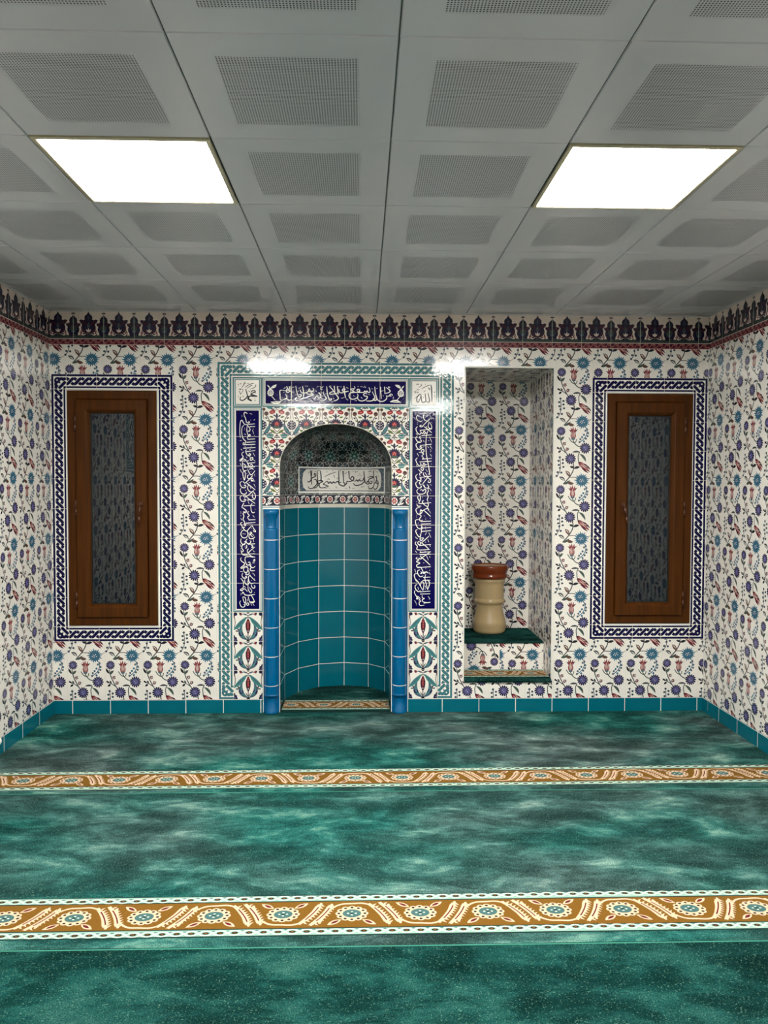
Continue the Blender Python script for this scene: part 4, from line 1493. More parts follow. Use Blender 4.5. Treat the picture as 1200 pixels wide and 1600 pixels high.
R1 = [
 [(200, 150), (156, 160), (146, 200), (172, 236), (216, 250), (246, 232)], [(236, 310), (206, 312), (206, 330), (240, 330), (262, 312)],
 [(320, 122), (278, 126), (258, 160), (270, 215), (310, 240), (352, 228)], [(372, 200), (310, 256), (240, 330)], [(270, 330), (330, 372), (396, 425)],
 [(340, 250), (384, 300), (394, 350), (362, 360), (336, 320), (346, 270)], [(200, 390), (396, 366)], [(166, 330), (138, 360), (156, 420), (200, 452), (222, 420), (208, 400)],
 [(222, 420), (246, 440), (270, 400), (290, 430), (262, 448), (330, 420)], [(335, 390), (310, 470), (300, 620), (312, 780), (340, 920), (362, 1050), (360, 1080), (340, 1072)],
 [(230, 472), (396, 458)], [(160, 480), (136, 512), (160, 560), (206, 578), (230, 552), (206, 540)], [(216, 478), (196, 500), (222, 528)],
 [(196, 560), (160, 590), (140, 610), (150, 650), (190, 690), (236, 660), (206, 640), (212, 690)], [(206, 626), (394, 605)],
 [(190, 730), (222, 738), (230, 700), (262, 690), (270, 720), (240, 740), (266, 760), (236, 790), (262, 820), (240, 836)],
 [(240, 840), (396, 828)], [(200, 885), (394, 872)], [(166, 820), (138, 850), (160, 910), (196, 948), (222, 920), (210, 900)], [(222, 925), (248, 945), (266, 905), (290, 930), (262, 945), (325, 922)],
 [(226, 968), (392, 955)], [(180, 1000), (206, 1028), (236, 1050), (200, 1068), (212, 1108)], [(236, 970), (220, 996), (250, 1020), (266, 990), (244, 985)],
 [(270, 1050), (262, 1080), (300, 1116), (394, 1104)], [(290, 1050), (340, 1130), (376, 1170), (372, 1206), (340, 1200), (350, 1176)], [(340, 1120), (290, 1180), (246, 1236)],
 [(166, 1078), (138, 1110), (160, 1166), (206, 1176), (228, 1150), (206, 1140)], [(200, 1130), (310, 1118)], [(240, 1180), (206, 1200), (200, 1230), (236, 1240)],
 [(170, 1190), (138, 1220), (160, 1280), (206, 1296), (234, 1272), (210, 1260)], [(250, 1236), (290, 1290), (320, 1296)], [(320, 1240), (350, 1270), (330, 1300), (370, 1296)],
 [(180, 1310), (156, 1340), (176, 1384), (230, 1392), (280, 1380), (306, 1334), (280, 1314), (256, 1344), (236, 1320), (212, 1334)],
 [(330, 1300), (346, 1340), (324, 1380), (342, 1430), (326, 1480), (344, 1508)], [(206, 1405), (170, 1440), (200, 1500), (216, 1450), (206, 1405)], [(206, 1500), (202, 1540), (390, 1526)],
 [(270, 1490), (246, 1512), (280, 1560), (330, 1590)], [(160, 1540), (170, 1580), (230, 1580)], [(330, 1520), (346, 1560), (330, 1600)],
 [0.6, (360, 140), (392, 215)], [0.6, (360, 490), (396, 575)], [0.6, (370, 630), (400, 675)], [0.6, (300, 320), (320, 350)], [0.6, (260, 545), (275, 575)], [0.6, (160, 750), (185, 795)], [0.6, (145, 930), (165, 960)], [0.6, (330, 640), (350, 665)], [0.6, (370, 760), (396, 800)],
 [0.6, (300, 1000), (330, 1040)], [0.6, (270, 1240), (290, 1280)], [0.6, (370, 1310), (396, 1340)], [0.6, (140, 440), (170, 465)], [0.6, (140, 690), (170, 690)], [0.6, (300, 160), (330, 172)],
]
D1r = [(222, 186), (390, 266), (246, 270), (160, 270), (162, 292), (372, 690), (384, 706), (378, 722), (392, 918), (318, 925), (280, 1142), (376, 1240), (392, 1250), (376, 1376), (384, 1460), (300, 1335), (270, 640), (345, 548), (250, 1440), (260, 650), (155, 1512), (380, 1150)]
R2 = [
 [(200, 0), (146, 15), (136, 50), (166, 100), (212, 92), (230, 60), (206, 40), (200, 80), (190, 110)], [(330, 20), (280, 25), (240, 50), (206, 30)], [(250, 40), (310, 90), (362, 138)], [(300, 0), (330, 30), (322, 50)],
 [(190, 110), (216, 130), (192, 170), (200, 200), (240, 190)], [(206, 212), (366, 205)], [(216, 250), (366, 244)], [(180, 180), (134, 190), (130, 230), (160, 300), (206, 322), (222, 290)],
 [(160, 330), (134, 346), (146, 390), (186, 440), (212, 410), (196, 396)], [(206, 260), (230, 290), (222, 340), (216, 390)], [(226, 310), (366, 300)], [(226, 360), (366, 346)], [(212, 400), (200, 480), (230, 490), (250, 455), (210, 460)],
 [(336, 428), (280, 480), (220, 530)], [(220, 530), (280, 570), (340, 630)], [(186, 500), (164, 530), (190, 560), (212, 530), (190, 510)], [(190, 570), (366, 552)],
 [(140, 510), (126, 540), (160, 580), (150, 620), (200, 636), (350, 626)], [(196, 672), (366, 662)], [(350, 672), (290, 710), (230, 752)], [(196, 706), (366, 700)],
 [(210, 730), (290, 800), (358, 862)], [(200, 728), (230, 752), (206, 770), (180, 750)], [(160, 740), (140, 764), (186, 780), (146, 810), (200, 830), (150, 860), (160, 890), (212, 890)], [(160, 900), (366, 885)],
 [(212, 890), (240, 940), (262, 990), (280, 960), (250, 985)], [(200, 930), (164, 950), (172, 1000), (210, 1036), (250, 1020)], [(210, 960), (236, 980), (206, 990)], [(285, 985), (300, 960), (330, 985)],
 [(250, 1046), (360, 1040)], [(240, 1090), (360, 1086)], [(290, 1000), (276, 1060), (300, 1150), (320, 1230)], [(320, 1232), (350, 1130), (310, 1080)],
 [(170, 985), (116, 1000), (126, 1060), (170, 1110), (212, 1180), (246, 1240)], [(250, 1240), (262, 1140), (226, 1110), (206, 1180)], [(160, 1150), (128, 1170), (136, 1220), (180, 1260), (210, 1240)], [(200, 1262), (360, 1250)], [(206, 1295), (360, 1290)],
 [(130, 1240), (116, 1270), (150, 1330), (176, 1360), (150, 1366), (172, 1330), (206, 1360)], [(236, 1310), (240, 1350), (270, 1360), (240, 1380), (250, 1410), (300, 1420)], [(260, 1430), (362, 1418)], [(186, 1380), (216, 1400), (190, 1420), (206, 1466), (270, 1460)], [(206, 1360), (186, 1390)],
 [0.6, (335, 380), (366, 450)], [0.6, (300, 720), (330, 790)], [0.6, (340, 50), (362, 90)], [0.6, (320, 480), (335, 520)], [0.6, (350, 560), (360, 590)], [0.6, (280, 410), (300, 370)], [0.6, (205, 655), (220, 670)], [0.6, (130, 440), (150, 465)], [0.6, (120, 920), (136, 970)], [0.6, (340, 970), (360, 1005)], [0.6, (120, 1390), (150, 1440)], [0.6, (280, 1170), (300, 1210)], [0.6, (330, 1330), (360, 1370)], [0.6, (130, 1080), (150, 1110)], [0.6, (130, 650), (155, 680)], [0.6, (170, 1190), (180, 1230)], [0.6, (345, 730), (358, 750)],
]
D2r = [(148, 118), (148, 145), (286, 180), (284, 160), (356, 165), (264, 128), (172, 232), (285, 520), (160, 466), (258, 828), (350, 940), (190, 1074), (150, 1456), (280, 290), (285, 325), (280, 655), (222, 968), (346, 1370), (290, 910), (282, 1220)]
def side_panel(pn, a, b, p_a, p_b, org, rect, lab):
    S = Surf()
    framed_panel(S, *pn, (), seams)
    f = px_map(*rect, pn[0] + .022, pn[1] + .022, pn[2] - .022, pn[3] - .022)
    S.stamp(script(a, p_a, (org, 630), 10.0, f, 11.5, 'white_glaze'), mb)
    S.stamp(script(b, p_b, (org, 790), 9.412, f, 11, 'white_glaze'), mb)
    o = S.build('calligraphy_panel', niche)
    o['label'] = lab
side_panel(LPN, L1, L2, D1, D2, 360, (366.5, 637, 406, 952), 'upright navy panel of white script left of the arch')
side_panel(RPN, R1, R2, D1r, D2r, 635, (643, 639, 681, 951), 'upright navy panel of white script right of the arch')

# corner name tiles -----------------------------------------------------
def name_tile(x0, x1, strokes, dots, fine, lab, org, sc, rect):
    S = Surf()
    z0, z1 = PZ1, 2.268
    S.box(x0, .0008, z0, x1, WT, z1, 'plaster')
    B = Pat()
    B.rect(x0, z0, x1, z1, 'border_turq', 1)
    B.rect(x0 + .010, z0 + .010, x1 - .010, z1 - .010, 'white_glaze', 2)
    B.rect(x0 + .014, z0 + .014, x1 - .014, z1 - .014, 'border_turq', 3)
    B.rect(x0 + .020, z0 + .020, x1 - .020, z1 - .020, 'frieze_cream', 4)
    B.rect(x0 + .020, z0 + .020, x1 - .020, z1 - .020, 'cream', 5)
    S.stamp(B, mb)
    G = Pat()
    G.rect(x0, z0 - .0012, x1, z0 + .0012, 'grout', 8)
    G.rect(x0 - .0012, z0, x0 + .0012, z1, 'grout', 8)
    G.rect(x1 - .0012, z0, x1 + .0012, z1, 'grout', 8)
    S.stamp(G, mb)
    f = px_map(*rect, x0 + .02, z0 + .02, x1 - .02, z1 - .02)
    S.stamp(script(strokes, dots, org, sc, f, 18, 'dark'), mb)
    S.stamp(script(fine, [], org, sc, f, 7, 'dark'), mb)
    o = S.build('name_tile', niche)
    o['label'] = lab
mS = [[0.9, (190, 205), (200, 240), (216, 300), (206, 340), (160, 376), (122, 382), (104, 360), (112, 325)],
      [1.15, (216, 310), (240, 340), (226, 360), (280, 392)], [(225, 358), (262, 372), (288, 388)],
      [(268, 262), (296, 236), (330, 236), (336, 256), (300, 268), (262, 290)], [1.15, (262, 284), (300, 300), (372, 318)], [1.1, (222, 352), (250, 318), (300, 316), (372, 320)],
      [0.55, (180, 186), (230, 150), (280, 130), (322, 122)], [0.5, (258, 210), (300, 200), (344, 168), (346, 145), (334, 152)], [0.5, (210, 200), (260, 165), (300, 150)], [0.5, (130, 190), (160, 150), (190, 110)]]
mF = [[(82, 130), (78, 148), (92, 150)], [(104, 122), (116, 136), (126, 120)], [(168, 110), (160, 136), (176, 132)], [(214, 118), (228, 132), (242, 114)], [(320, 380), (336, 384), (350, 378)], [(80, 310), (76, 335)], [(146, 312), (150, 328), (164, 316)], [(330, 350), (334, 365)], [(238, 232), (246, 250), (256, 236)], [(340, 262), (352, 276)],
      [(176, 96), (184, 120), (196, 128)]]
for q in range(9):
    a = rnd.uniform(0, 6.28)
    c = (rnd.uniform(78, 158), rnd.uniform(205, 290))
    mF.append([c, (c[0] + 16 * math.cos(a), c[1] + 16 * math.sin(a)), (c[0] + 24 * math.cos(a + .8), c[1] + 24 * math.sin(a + .8))])
name_tile(-0.872, -0.6745, mS, [], mF, 'cream tile with a black written name left of the top panel', (360, 580), 8.571, (364, 588.5, 406.5, 631))
aS = [[1.25, (742, 282), (752, 400), (756, 575)], [0.6, (580, 350), (640, 318), (700, 292), (745, 282)],
      [1.1, (690, 420), (706, 500), (716, 560), (690, 582), (660, 560)], [0.9, (690, 332), (712, 350), (716, 376)],
      [1.1, (640, 430), (648, 510), (652, 560), (610, 584), (582, 560), (572, 470), (560, 440)],
      [1.0, (570, 470), (546, 540), (524, 582), (500, 560), (504, 500), (540, 450), (560, 440)],
      [0.5, (460, 520), (500, 486), (540, 470)], [0.5, (530, 330), (560, 310), (590, 280)]]
aF = [[(490, 265), (500, 285), (510, 262)], [(512, 262), (522, 280), (530, 262)], [(575, 265), (570, 285), (590, 280)], [(640, 265), (650, 285)], [(600, 480), (612, 510)], [(620, 385), (632, 400), (640, 380), (650, 396)], [(786, 395), (800, 420), (812, 390)], [(796, 440), (800, 480), (806, 500)], [(606, 516), (614, 500)], [(520, 530), (524, 545)]]
for q in range(9):
    a = rnd.uniform(0, 6.28)
    c = (rnd.uniform(470, 540), rnd.uniform(345, 440))
    aF.append([c, (c[0] + 16 * math.cos(a), c[1] + 16 * math.sin(a)), (c[0] + 26 * math.cos(a + .8), c[1] + 26 * math.sin(a + .8))])
name_tile(0.3125, 0.515, aS, [], aF, 'cream tile with a black written name right of the top panel', (600, 570), 10.0, (642, 592, 683, 633))

# lower flower panels ----------------------------------------------------
FT = floral_tile(TP)
for x0 in (-0.872, 0.315):
    S = Surf()
    x1 = x0 + .1975
    S.box(x0, .0008, SK, x1, WT, PZ0, 'plaster')
    B = Pat()
    B.rect(x0, SK, x1, PZ0, 'cream', 0)
    S.stamp(B, mb)
    for j in range(3):
        S.stamp(FT, mb, x0, SK + TP * j, (x0, SK + TP * j, x1, SK + TP * (j + 1)))
    S.stamp(grout_lines([x0 + .001, x1 - .001], [SK + TP * i for i in (1, 2, 3)], (x0 - .01, SK, x1 + .01, PZ0 + .003), 'grout', .0022), mb)
    S.build('flower_panel', niche)

# spandrel with the arch cut out --------------------------------------------
SPX0, SPX1 = -0.6745, 0.3125
SPZ0, SPZ1 = 1.4775, 2.0695
ST = spandrel_tile(TP)
S = Surf()
def arch_strips():
    """convex cells of the spandrel outside the opening: list of (planes, polygon)"""
    cells = []
    for a, b in ((SPX0, NX - NR), (NX + NR, SPX1)):
        cells.append([(a, SPZ0), (b, SPZ0), (b, SPZ1), (a, SPZ1)])
    n = 28
    for i in range(n):
        a0, a1 = PI - PI * i / n, PI - PI * (i + 1) / n
        p, q = arch(a0), arch(a1)
        cells.append([p, q, (q[0], SPZ1), (p[0], SPZ1)])
    return cells
def poly_planes(c):
    pl = []
    n = len(c)
    for i in range(n):
        p, q = c[i], c[(i + 1) % n]
        a, b = q[1] - p[1], -(q[0] - p[0])
        if abs(a) + abs(b) > 1e-9:
            pl.append((a, b, a * p[0] + b * p[1]))
    return pl
for c in arch_strips():
    B = Pat()
    B.poly(c, 'cream', 0)
    S.stamp(B, mb)
    S.face([(x, WT, z) for x, z in c], 'plaster')
    pl = poly_planes(c)
    xa, xb = min(p[0] for p in c), max(p[0] for p in c)
    za = min(p[1] for p in c)
    for i in range(5):
        if SPX0 + (i + 1) * TP < xa - .03 or SPX0 + i * TP > xb + .03:
            continue
        for j in range(3):
            if SPZ0 + (j + 1) * TP < za:
                continue
            cell = rect_planes((SPX0 + i * TP, SPZ0 + j * TP, SPX0 + (i + 1) * TP, SPZ0 + (j + 1) * TP))
            S.stamp(ST, mb, SPX0 + i * TP, SPZ0 + j * TP, pl + cell)
    G = grout_lines([SPX0 + i * TP for i in range(1, 5)], [SPZ0 + j * TP for j in range(0, 3)], (SPX0, SPZ0 - .01, SPX1, SPZ1), 'grout', .0026)
    S.stamp(G, mb, 0, 0, pl)
# white bead on the arch edge
E_ = Pat()
E_.stroke([(NX - NR - .001, SPZ0)] + [arch(PI - PI * i / 28) for i in range(29)] + [(NX + NR + .001, SPZ0)], .004, 'grout', 8, 1)
S.stamp(E_, mb)
S.build('spandrel', niche)

# red flower band beside the opening, its pieces and the one inside
BT = band_tile(TP / 2, 0.07)
for a, b in ((SPX0, NX - NR), (NX + NR, SPX1)):
    S = Surf()
    S.box(a, .0008, 1.384, b, WT, SPZ0, 'plaster')
    B = Pat()
    B.rect(a, 1.384, b, SPZ0, 'white_glaze', 0)
    B.rect(a, 1.394, b, 1.400, 'border_turq', 1)
    S.stamp(B, mb)
    for i in range(-1, 12):
        ca, cb = max(a, SPX0 + i * TP / 2), min(b, SPX0 + (i + 1) * TP / 2)
        if cb - ca > 1e-4:
            S.stamp(BT, mb, SPX0 + i * TP / 2, 1.405, (ca, 1.405, cb, 1.475))
    S.build('flower_band', niche)

# niche lining: polyline plan ------------------------------------------------
half = [PI - PI * i / 6 for i in range(7)]
plan = [(-0.5572, 0.0), (-0.5570, 0.10), (-0.5550, 0.285), (-0.474, 0.474), (-0.331, 0.612), (-0.139, 0.658), (0.046, 0.612), (0.166, 0.477), (0.1940, 0.285), (0.1952, 0.10), (0.1952, 0.0)]
plan = [Vector(p) for p in plan]
sl = [0.0]
for i in range(1, len(plan)):
    sl.append(sl[-1] + (plan[i] - plan[i - 1]).length)
SBACK = sl[3]
def facet_map(i, zfun=None):
    p, q = plan[i], plan[i + 1]
    d = (q - p)
    L = d.length
    d = d / L
    n = Vector((d.y, -d.x))            # towards the inside
    mid = (p + q) / 2
    if n.dot(Vector((NX, 0.2)) - mid) < 0:
        n = -n
    def f(u, v, h):
        t = u - sl[i]
        return np.stack([p.x + d.x * t + n.x * h, p.y + d.y * t + n.y * h, v], 1)
    return f
S = Surf()
LZ0, LZ1 = 0.0, 1.39
for i in range(len(plan) - 1):
    fmi = facet_map(i)
    B = Pat()
    B.rect(sl[i], LZ0, sl[i + 1], LZ1, 'niche_turq', 0)
    for j in range(0, 9):
        z = 0.19 + .1975 * j - .1975
        if LZ0 < z < LZ1 - .02:
            B.rect(sl[i], z - .002, sl[i + 1], z + .002, 'grout_white', 1)
    if i not in (1, 9):
        B.rect(sl[i], LZ0, sl[i] + .002, LZ1, 'grout_white', 1)
    if i not in (0, 8):
        B.rect(sl[i + 1] - .002, LZ0, sl[i + 1], LZ1, 'grout_white', 1)
    B.rect(sl[i], LZ1 - .012, sl[i + 1], LZ1, 'grout', 1)
    S.stamp(B, fmi)
for i in range(len(plan) - 1):     # outer shell, so the niche has thickness
    p, q = plan[i], plan[i + 1]
    c = Vector((NX, .1))
    S.face([((p.x - NX) * 1.06 + NX, p.y * 1.05 + .002, 0), ((q.x - NX) * 1.06 + NX, q.y * 1.05 + .002, 0), ((q.x - NX) * 1.06 + NX, q.y * 1.05 + .002, LZ1), ((p.x - NX) * 1.06 + NX, p.y * 1.05 + .002, LZ1)], 'plaster')
o = S.build('niche_lining', niche)

def lattice_tile(Sz=0.1975):
    k = Sz / 100.0
    P = Pat(lambda p: (p[0] * k, p[1] * k))
    c = (50, 50)
    for q in range(8):
        a = q * PI / 4
        e_ = (50 + 26 * math.cos(a), 50 + 26 * math.sin(a))
        P.leaf(c, e_, 13, 0, 'lattice_teal', 1, 4)
        b = a + PI / 8
        P.stroke([(50 + 12 * math.cos(b), 50 + 12 * math.sin(b)), (50 + 28 * math.cos(b - .12), 50 + 28 * math.sin(b - .12)), (50 + 40 * math.cos(a), 50 + 40 * math.sin(a))], 2.0, 'lattice_line', 2, 3)
        P.stroke([(50 + 12 * math.cos(b), 50 + 12 * math.sin(b)), (50 + 28 * math.cos(b + .12), 50 + 28 * math.sin(b + .12)), (50 + 40 * math.cos(a + PI / 4), 50 + 40 * math.sin(a + PI / 4))], 2.0, 'lattice_line', 2, 3)
        P.leaf((50 + 33 * math.cos(b), 50 + 33 * math.sin(b)), (50 + 50 * math.cos(b), 50 + 50 * math.sin(b)), 8, 0, 'dark', 1, 4)
        P.leaf((50 + 38 * math.cos(a), 50 + 38 * math.sin(a)), (50 + 54 * math.cos(a), 50 + 54 * math.sin(a)), 5, 0, 'lattice_line', 2, 4)
    P.ell(c, 5, 5, 'lattice_line', 3, 8)
    for q in range(8):
        a = q * PI / 4 + PI / 8
        P.stroke([(50 + 30 * math.cos(a - .3), 50 + 30 * math.sin(a - .3)), (50 + 38 * math.cos(a), 50 + 38 * math.sin(a)), (50 + 30 * math.cos(a + .3), 50 + 30 * math.sin(a + .3))], 1.6, 'lattice_line', 3, 3)
        P.stroke([(50 + 20 * math.cos(a - .32), 50 + 20 * math.sin(a - .32)), (50 + 15 * math.cos(a), 50 + 15 * math.sin(a)), (50 + 20 * math.cos(a + .32), 50 + 20 * math.sin(a + .32))], 1.6, 'lattice_line', 3, 2)
        P.leaf((50 + 20 * math.cos(a), 50 + 20 * math.sin(a)), (50 + 27 * math.cos(a), 50 + 27 * math.sin(a)), 4, 0, 'slate', 2, 3)
    for x, y in ((50, 0), (50, 100), (0, 50), (100, 50)):
        P.ell((x, y), 9, 9, 'lattice_line', 3, 8)
        P.ell((x, y), 6.5, 6.5, 'lattice_dark', 4, 8)
        P.ell((x, y), 3, 3, 'slate', 5, 6)
    for x in (0, 100):
        for y in (0, 100):
            P.ell((x, y), 13, 13, 'lattice_line', 1, 8)
            P.ell((x, y), 9, 9, 'lattice_dark', 2, 8)
            sx, sy = (1 if x == 0 else -1), (1 if y == 0 else -1)
            P.stroke([(x + sx * 13, y), (x + sx * 24, y + sy * 8), (x + sx * 20, y + sy * 20), (x + sx * 8, y + sy * 24), (x, y + sy * 13)], 2.0, 'lattice_line', 2, 3)
            P.leaf((x + sx * 4, y + sy * 4), (x + sx * 18, y + sy * 18), 7, 0, 'slate', 3, 4)
    return P
LT = lattice_tile(TP)

# hood: faceted wall up to the spring, then vault and half dome
NB = 8
NVL = 0.50          # length of the hood profile from spring to crown
def hood_pt(s_, v):
    """surface point for perimeter s and height-length v above 1.4775"""
    for i in range(len(plan) - 1):
        if s_ <= sl[i + 1] + 1e-9:
            break
    t = (s_ - sl[i]) / (sl[i + 1] - sl[i])
    p = plan[i].lerp(plan[i + 1], t)
    hv = v - (ZS - SPZ0)
    if hv <= 0:
        return Vector((p.x, p.y, SPZ0 + v))
    ph = min(hv / NVL, 1.0) * PI / 2
    e_ = 2 / 2.04
    c = max(math.cos(ph), 0) ** e_
    y = p.y if p.y <= .285 else .285 + (p.y - .285) * c
    return Vector((NX + (p.x - NX) * c, y, ZS + NV * math.sin(ph) ** e_))
def hood_map(s0, s1, v0, v1):
    P00, P10, P11, P01 = hood_pt(s0, v0), hood_pt(s1, v0), hood_pt(s1, v1), hood_pt(s0, v1)
    n = (P10 - P00).cross(P01 - P00)
    if n.length < 1e-9:
        n = (P10 - P00).cross(P11 - P00)
    n.normalize()
    ctr = Vector((NX, 0.1, ZS - .05))
    if n.dot(ctr - P00) < 0:
        n = -n
    a = [np.array(x) for x in (P00, P10, P11, P01)]
    nn = np.array(n)
    def f(u, v, h):
        s_ = ((u - s0) / (s1 - s0))[:, None]
        t = ((v - v0) / (v1 - v0))[:, None]
        return a[0] * (1 - s_) * (1 - t) + a[1] * s_ * (1 - t) + a[2] * s_ * t + a[3] * (1 - s_) * t + nn * h[:, None]
    return f
S = Surf()
vs_ = [0.0, ZS - SPZ0] + [ZS - SPZ0 + NVL * k / NB for k in range(1, NB + 1)]
STOT = sl[-1]
mid_s = (sl[3] + sl[7]) / 2
for i in range(len(plan) - 1):
    for j in range(len(vs_) - 1):
        r = (sl[i], vs_[j], sl[i + 1], vs_[j + 1] - (1e-4 if j == len(vs_) - 2 else 0))
        f = hood_map(r[0], r[2], r[1], r[3])
        B = Pat()
        B.rect(*r, 'lattice_dark', 0)
        S.stamp(B, f)
        for a in range(-6, 6):
            for b in range(0, 4):
                cr = (max(r[0], mid_s + a * TP), max(r[1], b * TP), min(r[2], mid_s + (a + 1) * TP), min(r[3], (b + 1) * TP))
                if cr[2] - cr[0] > 1e-4 and cr[3] - cr[1] > 1e-4:
                    S.stamp(LT, f, mid_s + a * TP, b * TP, cr)
        G = grout_lines([mid_s + a * TP for a in range(-6, 6)], [b * TP for b in range(0, 5)], r, 'slate', .0012)
        if G.items:
            S.stamp(G, f)
# band inside
BT2 = band_tile(TP / 2, 0.07)
for i in range(len(plan) - 1):
    f = facet_map(i)
    B = Pat()
    B.rect(sl[i], LZ1, sl[i + 1], SPZ0, 'grout', 0)
    S.stamp(B, f)
    for a in range(-12, 12):
        ca, cb = max(sl[i], mid_s + a * TP / 2), min(sl[i + 1], mid_s + (a + 1) * TP / 2)
        if cb - ca > 1e-4:
            S.stamp(BT2, f, mid_s + a * TP / 2, 1.405, (ca, 1.405, cb, 1.475))
S.build('hood', niche)

# inner script panel over the four back facets
S = Surf()
IZ0, IZ1 = SPZ0 + .008, SPZ0 + TP + .008
is0, is1 = sl[3], sl[7]
Lp = is1 - is0
IP = Pat()
IP.rect(0, 0, Lp, IZ1 - IZ0, 'white_glaze', 1)
IP.rect(.012, .016, Lp - .012, IZ1 - IZ0 - .012, 'dark', 2)
IP.rect(.015, .019, Lp - .015, IZ1 - IZ0 - .015, 'slate', 3)
hh = IZ1 - IZ0
for k in range(26):
    x = .022 + (k % 3) * .018 if k < 13 else Lp - .022 - (k % 3) * .018
    z = .03 + (k % 13) * .0115
    IP.ell((x, z), .006, .004, 'lattice_line', 4, 6, k)
    IP.ell((x + .006, z + .004), .004, .003, 'dark', 4, 5, k)
cart = [(.075, .020), (Lp - .075, .020), (Lp - .045, .045), (Lp - .036, hh / 2), (Lp - .045, hh - .045), (Lp - .075, hh - .016), (.075, hh - .016), (.045, hh - .045), (.036, hh / 2), (.045, .045)]
IP.poly([(.5 * Lp + (x - .5 * Lp) * 1.006, z) for x, z in cart], 'dark', 5)
IP.poly([(.5 * Lp + (x - .5 * Lp) * .998, hh / 2 + (z - hh / 2) * .985) for x, z in cart], 'cream', 6)
fI = px_map(467.5, 730.5, 602, 771.5, 0, 0, Lp, hh)
sI = [
 [(222, 125), (232, 220), (236, 310)], [(240, 128), (236, 200)],
 [(300, 195), (290, 165), (272, 175), (290, 200), (240, 225), (218, 262), (190, 272), (184, 258)],
 [(312, 125), (320, 250), (330, 320)], [(268, 240), (300, 245), (312, 290), (290, 320), (250, 350), (206, 352), (192, 325)],
 [(356, 130), (364, 240), (330, 255)], [(270, 352), (310, 330), (330, 290), (318, 262), (380, 250)], [(320, 258), (384, 262), (350, 285), (344, 325), (372, 345), (450, 322)],
 [(552, 125), (556, 250), (560, 300), (610, 322), (622, 290), (606, 270)], [(600, 130), (606, 290)],
 [(400, 285), (430, 260), (442, 290), (462, 268), (478, 290), (496, 268), (510, 284), (540, 262), (556, 285), (580, 268)],
 [(440, 320), (390, 300), (400, 286)], [0.6, (402, 205), (460, 170), (525, 145)],
 [(665, 130), (672, 235)], [(640, 262), (690, 262), (722, 230), (706, 200), (684, 236), (736, 262)], [(648, 255), (640, 290), (610, 318), (585, 320)],
 [(736, 262), (752, 242), (764, 262), (780, 240), (794, 258), (818, 250), (830, 215)], [(830, 128), (838, 240), (850, 290)],
 [(716, 286), (740, 314), (800, 300), (836, 262), (826, 226)], [(852, 290), (880, 296), (890, 270), (870, 262), (858, 290)],
 [(868, 215), (930, 200), (962, 212), (900, 232), (880, 262), (920, 292), (942, 262), (904, 262)],
 [(960, 128), (972, 262)], [(880, 320), (890, 350), (930, 352), (965, 320), (972, 262)], [(990, 215), (1004, 198), (1010, 240), (990, 282), (966, 280)],
 [(1010, 290), (1006, 255), (1030, 262), (1034, 300), (1010, 352), (976, 358), (962, 340)], [(1010, 285), (1036, 296)],
 [0.5, (190, 165), (215, 140)], [0.5, (276, 150), (300, 135)], [0.5, (735, 150), (765, 135)], [0.5, (880, 135), (930, 140)], [0.5, (500, 180), (510, 220)], [0.5, (430, 240), (450, 225)], [0.5, (520, 325), (535, 350)], [0.5, (620, 170), (645, 150)],
 [0.5, (800, 335), (840, 325)], [0.5, (1005, 140), (1030, 150)], [0.5, (625, 350), (650, 350)], [0.8, (672, 325), (680, 355)], [0.5, (700, 350), (735, 350)], [0.5, (540, 215), (535, 240)], [0.5, (400, 355), (440, 340)],
]
dI = [(455, 350), (290, 245), (300, 250), (425, 145), (490, 130), (570, 130), (770, 190), (785, 170), (800, 192), (714, 135), (735, 135), (1036, 195), (985, 130), (790, 225), (450, 240), (330, 130), (350, 130), (918, 130)]
IS = script(sI, dI, (460, 720), 8.0, fI, 12.5, 'dark', 7)
for i in range(3, 7):
    f = facet_map(i)
    g2 = lambda u, v, h, f=f: f(u, v, h + .0022)
    S.stamp(IP, g2, is0, IZ0, (sl[i], IZ0, sl[i + 1], IZ1))
    S.stamp(IS, g2, is0, IZ0, (sl[i], IZ0, sl[i + 1], IZ1))
o = S.build('calligraphy_panel', niche)
o['label'] = 'cream panel of black script inside the hood'

